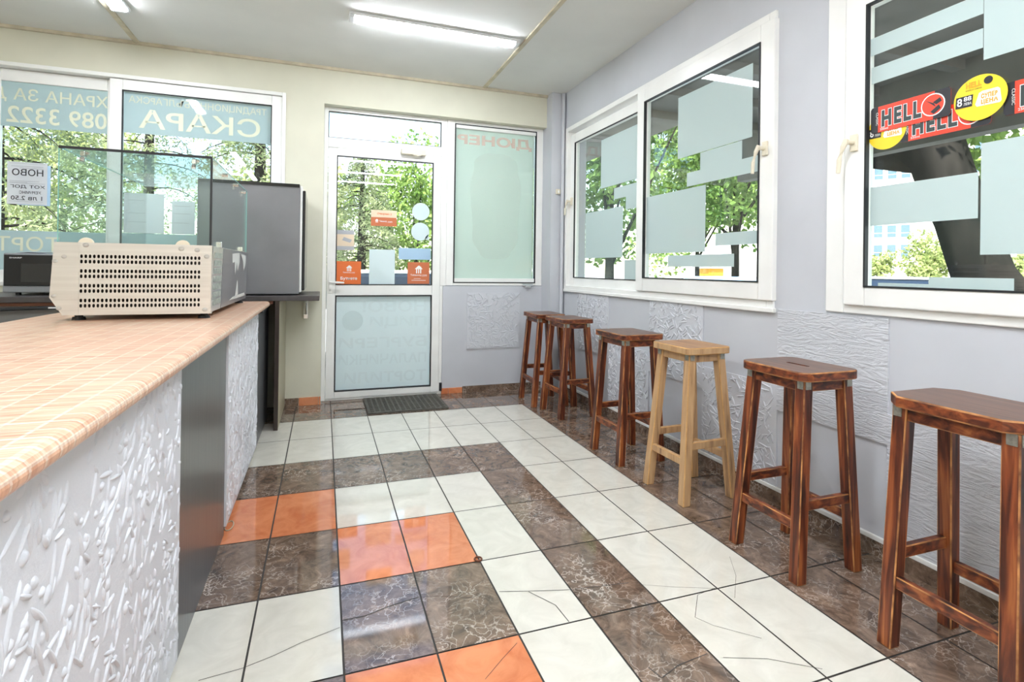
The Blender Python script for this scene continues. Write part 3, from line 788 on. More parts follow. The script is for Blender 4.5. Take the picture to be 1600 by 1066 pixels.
XS = XR - .0065
def can_sticker(y0, y1, z0, z1, label, x, words='HELL'):
    """can lying on its side, printed flat; y0 is its left end"""
    t = tag(empty('can_sticker', (x, (y0 + y1) / 2, z0)), label, 'sticker', 'drink can stickers on the near window')
    w, hgt = y1 - y0, z1 - z0
    P = lambda *q: [(x, y0 + a * w, z0 + b * hgt) for a, b in q]
    MB().prism(P((.0, .08), (.02, 0), (.98, 0), (1, .08), (1, .92), (.98, 1), (.02, 1), (0, .92)), (-.0008, 0, 0)).build('sheet', M['can_red'], t)
    mb = MB(); x2 = x - .0014
    Q = lambda *q: [(x2, y0 + a * w, z0 + b * hgt) for a, b in q]
    mb.prism(Q((0, .08), (.02, 0), (.10, 0), (.10, 1), (.02, 1), (0, .92)), (-.0004, 0, 0)); mb.build('can_end', M['can_black'], t); mb = MB(); mb.prism(Q((.80, 0), (.98, 0), (1, .08), (1, .92), (.98, 1), (.82, 1)), (-.0004, 0, 0))
    mb.build('can_end', M['can_black'], t)
    mb = MB(); x3 = x - .0022
    add_text(mb, words, (x3, y0 + .145 * w, z0 + .16 * hgt), (0, .525 * w, 0), (0, 0, .68 * hgt), .085, 0, 1.28)
    mb.build('letter_outline', M['white_print'], t, recalc=False); mb = MB()
    add_text(mb, words, (x3 - .0006, y0 + .153 * w, z0 + .185 * hgt), (0, .51 * w, 0), (0, 0, .63 * hgt), .05, 0, 1.28)
    mb.build('lettering', M['can_green'], t, recalc=False); mb = MB()
    add_text(mb, 'CLASSIC', (x3, y0 + .075 * w, z0 + .78 * hgt), (0, 0, -.5 * hgt), (0, .03 * w, 0), .0, 0)
    add_text(mb, '250ml', (x3, y0 + .13 * w, z0 + .06 * hgt), (0, .11 * w, 0), (0, 0, .08 * hgt), .01, 0)
    mb.build('small_print', M['white_print'], t, recalc=False)
    mb = MB(); cy, cz = y0 + .80 * w, z0 + .52 * hgt; r = .40 * hgt
    mb.cyl((x3, cy, cz), (x3 - .0003, cy, cz), r, n=24, mi=0); mb.cyl((x3 - .0004, cy, cz), (x3 - .0007, cy, cz), r * .9, n=24, mi=1)
    for a, b, c, d in ((-.6, .5, .1, .1), (-.2, -.6, .5, -.1), (.0, .2, .6, .5)):
        mb.prism([(x3 - .001, cy - a * r, cz + b * r), (x3 - .001, cy - c * r, cz + d * r), (x3 - .001, cy - (c + .15) * r, cz + (d - .35) * r), (x3 - .001, cy - (a + .3) * r, cz + (b - .25) * r)], (-.0003, 0, 0), 2)
    mb.build('emblem', [M['white_print'], M['can_red'], M['can_black']], t)
    return t
can_sticker(-2.592, -2.882, 1.684, 1.786, 'red drink can sticker, upper left, overlapping another on the near window', XS - .006)
can_sticker(-2.705, -3.0, 1.625, 1.722, 'red drink can sticker half hidden below the upper left can sticker', XS - .0005)
can_sticker(-3.034, -3.33, 1.640, 1.745, 'red drink can sticker right of the big yellow oval, cut by the photo edge', XS - .0005)
def price_oval(cy, cz, ry, rz, label, x):
    t = tag(empty('price_sticker', (x, cy, cz - rz)), label, 'sticker', 'yellow price ovals on the near window')
    pts = [(x, cy - ry * math.cos(2 * math.pi * k / 40), cz + rz * math.sin(2 * math.pi * k / 40)) for k in range(40)]
    MB().prism(pts, (-.0008, 0, 0)).build('sheet', M['yellow'], t)
    P = lambda a, b, d=.0016: (x - d, cy - a * ry, cz + b * rz)
    mb = MB()
    mb.prism([P(-.93, -.28), P(-.28, -.30), P(-.24, .22), P(-.9, .22)], (-.0003, 0, 0)); mb.build('price_box', M['can_black'], t)
    mb = MB()
    mb.prism([P(-.1, -.38), P(-.16, -.28), P(-.02, .20), P(.1, .26), P(.66, .26), P(.74, .18), P(.8, -.34), P(.74, -.42)], (-.0003, 0, 0))
    add_text(mb, '8', P(-.86, -.2, .0022), (0, -.2 * ry, 0), (0, 0, .36 * rz), .02); add_text(mb, '88', P(-.6, -.02, .0022), (0, -.3 * ry, 0), (0, 0, .2 * rz), .02); add_text(mb, 'ЛЕВА', P(-.6, -.2, .0022), (0, -.3 * ry, 0), (0, 0, .12 * rz), .01)
    mb.build('white_print', M['white_print'], t, recalc=False)
    mb = MB(); add_text(mb, 'СУПЕР', P(.06, -.08, .0024), (0, -.6 * ry, 0), (0, 0, .22 * rz), .06, 0, 1.15); add_text(mb, 'ЦЕНА', P(.06, -.36, .0024), (0, -.62 * ry, 0), (0, 0, .24 * rz), .06, 0, 1.15); add_text(mb, 'КУПИ СЕГА НА', P(.08, .16, .0024), (0, -.5 * ry, 0), (0, 0, .07 * rz), 0)
    mb.build('tan_lettering', M['tan_print'], t, recalc=False); mb = MB()
    add_text(mb, 'HELL', P(-.52, .52, .0024), (0, -.6 * ry, 0), (0, 0, .26 * rz), .04)
    mb.build('tan_lettering', M['tan_print'], t, recalc=False)
    mb = MB(); c = P(.32, .68, .002); mb.cyl(c, (c[0] - .0003, c[1], c[2]), .17 * rz, n=18); add_text(mb, 'ENERGY DRINK', P(-.52, .4, .0024), (0, -.62 * ry, 0), (0, 0, .06 * rz), 0)
    mb.build('dark_print', M['can_black'], t, recalc=False)
price_oval(-2.971, 1.719, .078, .076, 'yellow oval price sticker between the red can stickers, fully visible', XS - .009)
price_oval(-2.652, 1.686, .076, .074, 'yellow oval price sticker tucked under the upper left red can', XS - .0025)

# ------------------------------------------------------------------ ceiling lamps
def lamp(x0, y0, x1, y1, label):
    cx, cy = (x0 + x1) / 2, (y0 + y1) / 2
    t = tag(empty('ceiling_lamp', (cx, cy, ZC)), label, 'lamp', 'slim ceiling lamps')
    along = 'x' if abs(x1 - x0) > abs(y1 - y0) else 'y'
    if along == 'x':
        MB().box(x0, x1, cy - .055, cy + .055, ZC - .022, ZC).build('housing', M['lamp_shell'], t, bevel=.006)
        mb = MB(); mb.prism([(x0 + .035, cy - .045, ZC - .022), (x0 + .035, cy - .035, ZC - .036), (x0 + .035, cy + .035, ZC - .036), (x0 + .035, cy + .045, ZC - .022)], (x1 - x0 - .07, 0, 0))
        mb.build('diffuser', M['lamp_glow'], t)
        e = [(x0, x0 + .034, cy - .05, cy + .05), (x1 - .034, x1, cy - .05, cy + .05)]
    else:
        MB().box(cx - .055, cx + .055, y0, y1, ZC - .022, ZC).build('housing', M['lamp_shell'], t, bevel=.006)
        mb = MB(); mb.prism([(cx - .045, y0 + .035, ZC - .022), (cx - .035, y0 + .035, ZC - .036), (cx + .035, y0 + .035, ZC - .036), (cx + .045, y0 + .035, ZC - .022)], (0, y1 - y0 - .07, 0))
        mb.build('diffuser', M['lamp_glow'], t)
        e = [(cx - .05, cx + .05, y0, y0 + .034), (cx - .05, cx + .05, y1 - .034, y1)]
    for q in e: MB().box(*q, ZC - .034, ZC - .02).build('end_cap', M['lamp_shell'], t, bevel=.006)
    return t
lamp(.315, -.55, 1.475, -.55, 'slim lit ceiling lamp across the room near the door')
lamp(-1.055, -1.30, -1.055, -.11, 'slim lit ceiling lamp over the counter, cut off by the top edge')
lamp(.315, -3.1, 1.475, -3.1, 'added unseen ceiling lamp across the room in its rear half')  # from here down: lamps added out of view to brighten the room
lamp(-1.055, -4.4, -1.055, -3.2, 'added unseen ceiling lamp over the counter in the rear half')
lamp(.315, -5.2, 1.475, -5.2, 'added unseen ceiling lamp across the room by the rear wall')
lamp(.315, -4.15, 1.475, -4.15, 'added unseen ceiling lamp across the room, second from the rear wall')  # this and the next unseen lamp added for flatter light from the rear
lamp(-1.055, -5.9, -1.055, -4.75, 'added unseen ceiling lamp along the room in the rear left corner')

# ------------------------------------------------------------------ service counter
XC = -.19; CT = .857
sc = tag(empty('service_counter', (-.55, -2.4, 0)), 'long counter base faced with white relief panels and a dark panel', 'counter')
MB().box(-.93, XC - .02, -4.6, -.56, .0, CT).build('carcass', M['grey_laminate'], sc)
def cface(u, v, d): return (XC + d, u, v)
mb = MB(); mb.box(XC - .02, XC, -4.6, -2.415, .015, CT - .004)
strokes(mb, cface, -3.75, -2.415, .015, CT - .02, 1050, .02, .085, .0085, .0045, 21, .34, 1.2)
mb.build('relief_panel', M['stucco'], sc, smooth=True)
mb = MB(); mb.box(XC - .016, XC + .003, -1.645, -.585, .03, CT - .004)
strokes(mb, lambda u, v, d: (XC + .003 + d, u, v), -1.645, -.585, .03, CT - .02, 1050, .02, .08, .008, .0042, 22, .3, 1.2)
mb.build('relief_panel', M['stucco'], sc, smooth=True)
MB().box(XC - .02, XC - .004, -2.413, -1.655, 0, CT - .004).build('dark_panel', M['dark_laminate'], sc, bevel=.002)
# worktop with a rounded front edge
prof = [(-.95, CT), (-.155, CT), (-.148, CT + .004)]
for k in range(0, 9):
    a = -math.pi / 2 + math.pi * k / 8
    prof.append((-.158 + .02 * math.cos(a), CT + .019 + .019 * math.sin(a)))
prof += [(-.95, CT + .038)]
mb = MB(); mb.uv = []
y0, y1 = -4.6, -.42
arc = [0]
for a, b in zip(prof[:-1], prof[1:]): arc.append(arc[-1] + math.dist(a, b))
n = len(prof)
top_start = arc[-1]
vs = [(p[0], y0, p[1]) for p in prof] + [(p[0], y1, p[1]) for p in prof]
for i in range(n - 1):
    mb.add([vs[i], vs[i + 1], vs[n + i + 1], vs[n + i]], [(0, 1, 2, 3)])
    mb.uv += [(arc[i] * .999, y0), (arc[i + 1] * .999, y0), (arc[i + 1] * .999, y1), (arc[i] * .999, y1)]
for base in (0, n):
    mb.add([vs[base + i] for i in range(n)], [tuple(range(n))]); mb.uv += [(vs[base + i][0], vs[base + i][2]) for i in range(n)]
mb.add([vs[0], vs[n], vs[2 * n - 1], vs[n - 1]], [(0, 1, 2, 3)]); mb.uv += [(y0, 0), (y1, 0), (y1, .04), (y0, .04)]
wt = mb.build('worktop', M['mosaic'], recalc=False)
tag(wt, 'orange mosaic laminate worktop with a rounded front edge on the counter', 'worktop')
ZT = CT + .038

ec = tag(empty('end_cabinet', (-.55, -.24, 0)), 'low dark grey cabinet at the far end of the counter below the worktop', 'cabinet')
MB().box(-.93, XC - .018, -.555, .09, 0, .82).build('carcass', M['grey_laminate'], ec)
MB().box(XC - .018, XC, -.58, .09, .02, .82).build('front_panel', M['grey_laminate'], ec, bevel=.002)
MB().box(-.93, XC + .012, -.415, .10, .82, .845).build('top_board', M['grey_laminate'], ec, bevel=.003)

# back counter along the window, with the shelf board that runs on to the door
bc = tag(empty('back_counter', (-1.0, .2, 0)), 'dark shelf board along the front wall with grey fronts below', 'counter')
MB().box(-2.69, .157, -.2, YF - .002, .882, .918).build('board', M['shelf_top'], bc, bevel=.004)
MB().box(-2.69, -.14, -.185, -.165, .862, .882).build('edge_strip', M['rust_strip'], bc)
MB().box(-2.69, -.95, -.165, -.145, .05, .862).build('front_panel', M['cabinet_grey'], bc)
mb = MB(); mb.box(-.125, -.098, -.19, YF - .002, .0, .882); mb.build('support_panel', M['brown_board'], bc, bevel=.001)
MB().box(-.0979, -.0955, -.185, YF - .004, .01, .878).build('panel_facing', M['tan_board'], bc)
br = MB(); br.box(.03, .075, .22, YF - .002, .865, .882); br.box(.035, .07, YF - .03, YF - .002, .70, .87); br.tube([(.052, .25, .865), (.052, .36, .84), (.052, YF - .03, .74)], .012)
br.build('bracket', M['chrome'], bc, bevel=.003)

# power cable on the back counter front
mb = MB(); mb.tube([(-1.62, -.30, .86), (-1.40, -.28, .885), (-1.2, -.26, .89), (-.95, -.25, .885), (-.72, -.25, .86)], .012)
mb.tube([(-.72, -.25, .86), (-.70, -.22, .5), (-.72, -.2, .1)], .012)

# dark mini fridge
fr = tag(empty('mini_fridge', (-.29, .15, .918)), 'dark grey boxy mini fridge standing on the shelf beside the door', 'fridge')
MB().box(-.605, .022, -.155, .43, .926, 1.688).build('cabinet', M['fridge_grey'], fr, bevel=.006)
MB().box(-.60, .018, -.159, -.155, 1.668, 1.690).build('top_edge', M['micro_black'], fr)
MB().box(.022, .036, -.14, .42, .94, 1.68).build('door_seal', M['upvc'], fr, bevel=.003)
MB().box(.036, .056, -.10, .41, .95, 1.655).build('door', M['micro_black'], fr, bevel=.006)
for x, y_ in ((-.56, -.11), (-.02, -.11), (-.56, .38), (-.02, .38)): MB().cyl((x, y_, .918), (x, y_, .928), .018).build('foot', M['gasket'], fr)

# microwave
mw = tag(empty('microwave', (-1.42, .1, .918)), 'silver and black microwave oven on the dark shelf by the window', 'microwave')
MB().box(-1.665, -1.185, -.03, .33, .935, 1.178).build('housing', M['micro_grey'], mw, bevel=.006)
MB().box(-1.655, -1.195, -.045, -.03, .978, 1.168).build('door', M['micro_black'], mw, bevel=.003)
MB().box(-1.57, -1.30, -.047, -.045, 1.0, 1.115).build('door_window', M['micro_window'], mw)
MB().box(-1.66, -1.19, -.042, -.03, .938, .975).build('control_strip', M['micro_grey'], mw, bevel=.002)
mb = MB(); add_text(mb, 'SHARP', (-1.628, -.0465, 1.146), (.062, 0, 0), (0, 0, .008), .01); mb.build('lettering', M['white_print'], mw, recalc=False)
for x, y_ in ((-1.6, 0), (-1.25, 0), (-1.6, .3), (-1.25, .3)): MB().cyl((x, y_, .918), (x, y_, .936), .014).build('foot', M['gasket'], mw)
mb = MB(); pts = [(-1.62, 1.1795), (-1.56, 1.188), (-1.45, 1.186), (-1.35, 1.190), (-1.22, 1.184)]
for (xa, za), (xb, zb) in zip(pts[:-1], pts[1:]): mb.hexa([(xa, -.01, za - .0015), (xb, -.01, zb - .0015), (xb, .28, zb - .0015), (xa, .28, za - .0015)], [(xa, -.01, za), (xb, -.01, zb), (xb, .28, zb), (xa, .28, za)])
tag(mb.build('paper_sheet', M['paper'], origin=(-1.42, .1, 1.18)), 'loose white sheet lying on top of the microwave', 'paper')

# glass food display on the worktop
XA, XB, YA, YE = -.803, -.262, -1.60, -.50
ZB0, ZB1, ZG = ZT + .022, 1.203, 1.572
dc = tag(empty('food_display', ((XA + XB) / 2, (YA + YE) / 2, ZT)), 'stainless steel food display case with glass hood on the orange worktop', 'display case')
prof = [(XA, ZB1), (XA - .012, ZB0 + .07), (XA + .03, ZB0), (XB - .008, ZB0), (XB, ZB1)]
MB().prism([(a + (.004 if a < -.5 else -.003), YA + .03, b - (.002 if b > 1 else -.002)) for a, b in prof], (0, YE - YA - .03, 0)).build('housing', M['steel'], dc)
# end plate with punched slots
def slot_plate(mb, P, u0, u1, v0, v1, nu, rows_v, hw, mi=0):
    """cells with an oblong hole; rows_v lists (v_low, v_high, hole_low, hole_high)"""
    du = (u1 - u0) / nu
    for (va, vb, ha, hb) in rows_v:
        for i in range(nu):
            a, b = u0 + i * du, u0 + (i + 1) * du; c = (a + b) / 2; w = du * hw / 2; r = min(w, (hb - ha) / 2) * .8
            outer = [(a, va), (c, va), (b, va), (b, (va + vb) / 2), (b, vb), (c, vb), (a, vb), (a, (va + vb) / 2)]
            inner = [(c - w, ha + r), (c, ha), (c + w, ha + r), (c + w, (ha + hb) / 2), (c + w, hb - r), (c, hb), (c - w, hb - r), (c - w, (ha + hb) / 2)]
            vs = [P(*q) for q in outer] + [P(*q) for q in inner]
            mb.add(vs, [(k, (k + 1) % 8, 8 + (k + 1) % 8, 8 + k) for k in range(8)], mi)
plate = MB()
P = lambda u, v: (u, YA, v)
hu0, hu1 = -.722, -.302
rv = []; zz = [.955, 1.01, 1.065, 1.12]
zb = ZB0 + .026; step = (ZB1 - .028 - zb) / 4
for k in range(4):
    a = zb + k * step
    rv += [(a, a + step * .36, a + step * .05, a + step * .33), (a + step * .36, a + step, a + step * .41, a + step * .69)]
slot_plate(plate, P, hu0, hu1, zb, zb + 4 * step, 30, rv, .62)
zt = zb + 4 * step
for poly in ([(XA - .012, ZB0 + .07), (XA + .03, ZB0), (hu0, ZB0), (hu0, zb), (hu0, zt), (hu0, ZB1), (XA, ZB1)],
             [(hu0, ZB0), (hu1, ZB0), (hu1, zb), (hu0, zb)], [(hu0, zt), (hu1, zt), (hu1, ZB1), (hu0, ZB1)],
             [(hu1, ZB0), (XB - .008, ZB0), (XB, ZB1), (hu1, ZB1), (hu1, zt), (hu1, zb)]):
    plate.add([P(*q) for q in poly], [tuple(range(len(poly)))])
plate.build('vent_plate', M['steel'], dc, solid=.002)
MB().box(hu0 - .01, hu1 + .01, YA + .02, YA + .029, zb - .005, zt + .005).build('dark_backing', M['dark_inside'], dc)
mb = MB(); mb.prism([(XA, YA + .001, ZB1 - .003), (XA - .012, YA + .001, ZB0 + .07), (XA + .03, YA + .001, ZB0), (XA + .03, YA + .03, ZB0), (XA - .012, YA + .03, ZB0 + .07), (XA, YA + .03, ZB1 - .003)], (.004, 0, 0)); 
mb = MB(); mb.box(XA + .002, XB - .002, YA + .001, YA + .03, ZB1 - .004, ZB1 - .001); mb.box(XA + .03, XB - .008, YA + .001, YA + .03, ZB0, ZB0 + .003); mb.box(XB - .012, XB - .002, YA + .001, YA + .03, ZB0, ZB1 - .002)
mb.build('plate_rim', M['steel'], dc)
for px, py in ((134, 383), (283, 389), (308, 391), (323, 401), (100, 401), (86, 408), (84, 463), (92, 482), (320, 484)):
    q = at(px, py, 'y', YA - .001)
    MB().dome((q[0], YA, q[2]), (.0105, 0, 0), (0, 0, .0085), (0, -.004, 0), n=16, rings=3).build('cap', M['plug'], dc, smooth=True)
for px in (135, 286):
    q = at(px, 374, 'y', YA + .01)
    mb = MB(); pts = [(q[0] + .027 * math.cos(math.pi * k / 12), YA + .004, ZB1 - .006 + .026 * math.sin(math.pi * k / 12)) for k in range(13)]
    mb.prism(pts, (0, .012, 0)); mb.build('clamp', M['upvc_old'], dc, bevel=.002)
for x, y_ in ((XA + .065, YA + .05), (XB - .035, YA + .05), (XA + .065, YE - .06), (XB - .035, YE - .06)):
    mb = MB(); mb.cyl((x, y_, ZT), (x, y_, ZT + .012), .024, .021, n=18); mb.cyl((x, y_, ZT + .012), (x, y_, ZB0 + .002), .014, n=14)
    mb.build('foot', M['gasket'], dc)
# the right-hand side: peeled stickers and a dark gloss panel
mb = MB(); xs = XB - .002
side = MB(); side.prism([(XB + .0, YA + .025, ZB1 - .004), (XB - .008, YA + .025, ZB0 + .004), (XB - .008, YA + .25, ZB0 + .004), (XB + .0, YA + .25, ZB1 - .004)], (.002, 0, 0)); side.build('control_panel', M['alu'], dc)
M['sticker_rows'] = plain('faded sticker rows', (.36, .40, .36), .5, noise=.5, nscale=60)
for k in range(7):
    z = ZB0 + .03 + k * .034; xx = XB - .007 + .007 * (z - ZB0) / (ZB1 - ZB0)
    MB().box(xx + .001, xx + .0035, YA + .05, YA + .23, z, z + .024).build('sticker_strip', M['sticker_rows'], dc)
MB().prism([(XB + .0, YA + .255, ZB1 - .004), (XB - .008, YA + .255, ZB0 + .004), (XB - .008, YE - .005, ZB0 + .004), (XB + .0, YE - .005, ZB1 - .004)], (.0025, 0, 0)).build('gloss_panel', M['fridge_grey'], dc)
M['sticker_rest'] = plain('torn sticker rest', (.60, .60, .58), .6)
rest = MB()
for pts in (((.30, .95), (.60, .99), (.62, .80), (.55, .62), (.50, .78), (.45, .55), (.41, .80), (.33, .78)), ((.66, .97), (.92, .95), (.90, .72), (.83, .62), (.76, .85)), ((.50, .10), (.56, .42), (.62, .12)), ((.28, .06), (.95, .05), (.9, .12), (.4, .11))):
    rest.prism([(XB + .003 - .008 * (1 - b), YA + .255 + a * (YE - YA - .27), ZB0 + .01 + b * (ZB1 - ZB0 - .02)) for a, b in pts], (.0012, 0, 0))
rest.build('torn_sticker', M['sticker_rest'], dc)
# glass hood
g = .005; GX0, GX1, GY0, GY1 = XA + .004, XB - .006, YA + .016, YE - .004
for b in ((GX0, GX1, GY0, GY0 + g, ZB1, ZG), (GX1 - g, GX1, GY0 + g, GY1, ZB1, ZG), (GX0, GX0 + g, GY0 + g, GY1, ZB1, ZG), (GX0, GX1, GY0, GY1, ZG, ZG + g), (GX0 + g, GX1 - g, GY1 - g, GY1, ZB1, ZG)):
    MB().box(*b).build('hood_pane', M['case_glass'], dc)
MB().box(GX0, GX1, GY0 - .003, GY0 + .004, ZG - .001, ZG + .009).build('top_seal', M['gasket'], dc)
MB().box(GX1 - .007, GX1 + .001, GY0 - .003, GY0 + .006, ZB1, ZG).build('corner_seal', M['gasket'], dc)
mb = MB(); mb.box(GX0 - .001, GX0 + .0005, GY0 - .001, GY0 + .006, ZB1, ZG); mb.box(GX1 - .001, GX1 + .001, GY0 + .01, GY1, ZG + .001, ZG + .006); mb.box(GX1 - .006, GX1 + .001, GY1 - .006, GY1 + .001, ZB1, ZG); mb.box(GX0 - .001, GX0 + .001, GY0 + .01, GY1, ZG + .001, ZG + .006)
mb.build('glass_edge', M['case_glass_edge'], dc)
def clip(x, y_, z, d):
    mb = MB(); mb.box(x - .008, x + .008, y_ - .012, y_ + .012, z - .014, z + .006)
    mb.cyl((x, y_ - .008, z - .02), (x, y_ - .014, z - .035), .009); mb.cyl((x, y_, z), (x + .02 * d, y_, z), .007)
    return mb.build('glass_clip', M['chrome'], dc, bevel=.002)
clip(GX0 + .075, GY0 + .014, ZG - .012, 1); clip(GX1 - .07, GY0 + .014, ZG - .012, 1)
for y_ in (YA + .33, YA + .66, YA + .95):
    mb = MB(); mb.cyl((GX1 - .012, y_, ZG - .02), (GX1 + .012, y_, ZG - .02), .009); mb.box(GX1 - .016, GX1 - .006, y_ - .008, y_ + .008, ZG - .045, ZG - .012); mb.build('glass_clip', M['chrome'], dc)
for y_ in (YA + .2, YA + .85):
    MB().box(GX1 - .012, GX1 + .012, y_ - .012, y_ + .012, ZB1 - .004, ZB1 + .024).build('glass_clip', M['chrome'], dc, bevel=.003)

# ------------------------------------------------------------------ bar stools
def worn_bevel(bm, width, worn_index, seg=2):
    es = [e for e in bm.edges if len(e.link_faces) == 2 and e.calc_face_angle(0) > .6]
    r = bmesh.ops.bevel(bm, geom=es, offset=width, segments=seg, profile=.5, affect='EDGES')
    for f in r['faces']: f.material_index = worn_index  # bevel faces take the worn wood colour


def bm_object(name, bm, mats, parent):
    me = bpy.data.meshes.new(name); bm.to_mesh(me); bm.free()
    for mt in mats: me.materials.append(mt)
    o = bpy.data.objects.new(name, me); COL.objects.link(o); o.parent = parent
    return o


def local_hexa(b, t):
    bm = bmesh.new(); vs = [bm.verts.new(p) for p in list(b) + list(t)]
    for f in [(0, 3, 2, 1), (4, 5, 6, 7), (0, 1, 5, 4), (1, 2, 6, 5), (2, 3, 7, 6), (3, 0, 4, 7)]: bm.faces.new([vs[i] for i in f])
    bmesh.ops.recalc_face_normals(bm, faces=bm.faces)
    return bm


def rounded_rect(hx, hy, r, n=5, clip_=False):
    pts = []
    for cx, cy, a0 in ((hx - r, hy - r, 0), (-hx + r, hy - r, 90), (-hx + r, -hy + r, 180), (hx - r, -hy + r, 270)):
        ks = range(n + 1) if not clip_ else (0, n)
        for k in ks:
            a = math.radians(a0 + 90 * k / n); pts.append((cx + r * math.cos(a), cy + r * math.sin(a)))
    return pts


def bar_stool(loc, rz, H, sx, sy, fx, fy, leg_m, rail_m, seat_m, worn_m, label, slot=False, corner=.028, clip_=False, seat_off=(0, 0), thick=.034):
    t = tag(empty('bar_stool', loc, rz), label, 'stool', 'wooden bar stools along the right wall')
    pts = rounded_rect(sx / 2, sy / 2, corner, clip_=clip_); n = len(pts)
    bm = bmesh.new()
    ox, oy = seat_off
    lo = [bm.verts.new((ox + x, oy + y, H - thick)) for x, y in pts]; hi = [bm.verts.new((ox + x, oy + y, H)) for x, y in pts]
    for i in range(n): bm.faces.new((lo[i], lo[(i + 1) % n], hi[(i + 1) % n], hi[i]))
    if slot:
        sp = rounded_rect(.009, .052, .0085, 3); m_ = len(sp)
        for ring_, zz in ((lo, H - thick), (hi, H)):
            sv = [bm.verts.new((ox + x, oy + y, zz)) for x, y in sp]
            for i in range(m_):
                if zz == H: top_s = sv
                else: low_s = sv
            # join outer loop to slot loop by angle
            es = []
            for loop in (ring_, sv):
                for i in range(len(loop)):
                    e = bm.edges.get((loop[i], loop[(i + 1) % len(loop)])) or bm.edges.new((loop[i], loop[(i + 1) % len(loop)])); es.append(e)
            bmesh.ops.triangle_fill(bm, edges=es, use_beauty=True)
        for i in range(m_): bm.faces.new((low_s[i], top_s[i], top_s[(i + 1) % m_], low_s[(i + 1) % m_]))
    else:
        bm.faces.new(list(reversed(lo))); bm.faces.new(hi)
    bmesh.ops.recalc_face_normals(bm, faces=bm.faces)
    rim = [e for e in bm.edges if len(e.link_faces) == 2 and e.calc_face_angle(0) > 1.2 and abs(e.verts[0].co.z - e.verts[1].co.z) < 1e-5 and max(abs(e.verts[0].co.x - ox) / (sx / 2), abs(e.verts[0].co.y - oy) / (sy / 2)) > .7]
    r = bmesh.ops.bevel(bm, geom=rim, offset=.0045, segments=2, profile=.5, affect='EDGES')
    for f in r['faces']: f.material_index = 1
    for f in bm.faces:
        if abs(f.normal.z) < .3 and f.material_index == 0: f.material_index = 2
    bm_object('seat', bm, [seat_m, worn_m, rail_m], t)
    L = .042; zt = H - thick; tx, ty = sx / 2 - .045, sy / 2 - .045
    legs = {}
    for qx in (-1, 1):
        for qy in (-1, 1):
            b = (qx * (fx / 2 - L / 2), qy * (fy / 2 - L / 2)); tp = (ox + qx * tx, oy + qy * ty); legs[(qx, qy)] = (b, tp)
            sq = lambda c, z: [(c[0] - L / 2, c[1] - L / 2, z), (c[0] + L / 2, c[1] - L / 2, z), (c[0] + L / 2, c[1] + L / 2, z), (c[0] - L / 2, c[1] + L / 2, z)]
            bm = local_hexa(sq(b, 0), sq(tp, zt)); worn_bevel(bm, .0035, 1)
            bm_object('leg', bm, [leg_m, worn_m], t)
    def along(k, z): b, tp = legs[k]; f = z / zt; return (b[0] + (tp[0] - b[0]) * f, b[1] + (tp[1] - b[1]) * f)
    def rail(name, k1, k2, z, w, h, inset=0.0):
        a, c = along(k1, z), along(k2, z)
        if k1[0] == k2[0]:   # runs along y
            x = a[0] + (-inset * k1[0]); B = [(x - w / 2, min(a[1], c[1]), z - h / 2), (x + w / 2, min(a[1], c[1]), z - h / 2), (x + w / 2, max(a[1], c[1]), z - h / 2), (x - w / 2, max(a[1], c[1]), z - h / 2)]
        else:
            y = a[1] + (-inset * k1[1]); B = [(min(a[0], c[0]), y - w / 2, z - h / 2), (max(a[0], c[0]), y - w / 2, z - h / 2), (max(a[0], c[0]), y + w / 2, z - h / 2), (min(a[0], c[0]), y + w / 2, z - h / 2)]
        bm = local_hexa(B, [(p[0], p[1], p[2] + h) for p in B]); worn_bevel(bm, .003, 1)
        bm_object(name, bm, [rail_m, worn_m], t)
    for q in (-1, 1):
        rail('stretcher', (q, -1), (q, 1), .20, .022, .036, -.004); rail('stretcher', (-1, q), (1, q), .275, .022, .036, -.004)
        rail('apron', (q, -1), (q, 1), zt - .022, .018, .036, -.006); rail('apron', (-1, q), (1, q), zt - .022, .018, .036, -.006)
    for (qx, qy) in legs:
        x, y = along((qx, qy), zt - .014)
        for face in (0, 1):
            if face == 0: B = (x + qx * L / 2, x + qx * (L / 2 + .003), y - .012 + qy * .004, y + .012 + qy * .004)
            else: B = (x - .012 + qx * .004, x + .012 + qx * .004, y + qy * L / 2, y + qy * (L / 2 + .003))
            bm = local_hexa([(B[0], B[2], zt - .030), (B[1], B[2], zt - .030), (B[1], B[3], zt - .030), (B[0], B[3], zt - .030)], [(B[0], B[2], zt), (B[1], B[2], zt), (B[1], B[3], zt), (B[0], B[3], zt)])
            bm_object('corner_plate', bm, [M['zinc']], t)
    return t
DK = (M['leg_dark'], M['rail_dark'], M['seat_dark'], M['worn_dark']); PL = (M['leg_pale'], M['leg_pale'], M['seat_pale'], M['worn_pale'])
bar_stool((1.955, .045, 0), math.radians(-2), .752, .255, .36, .32, .37, *DK, 'dark red-brown bar stool in the far corner, partly hidden by another stool')
bar_stool((2.002, -.345, 0), math.radians(2), .748, .255, .355, .32, .36, *DK, 'dark red-brown bar stool overlapping the one in the far corner')
bar_stool((1.935, -1.31, 0), math.radians(1), .750, .28, .345, .315, .345, *DK, 'red-brown bar stool just behind the pale wooden stool', seat_off=(.005, 0))
bar_stool((1.965, -1.862, 0), math.radians(2), .750, .265, .295, .335, .325, *PL, 'pale yellowish wooden bar stool, the only unstained one')
bar_stool((1.95, -2.515, 0), 0, .760, .285, .325, .32, .345, *DK, 'red-brown bar stool with a slot cut through its seat', slot=True, corner=.045, seat_off=(.002, -.015))
bar_stool((1.945, -3.15, 0), 0, .757, .29, .365, .315, .35, *DK, 'worn red-brown bar stool with clipped seat corners beside the near window', corner=.05, clip_=True)

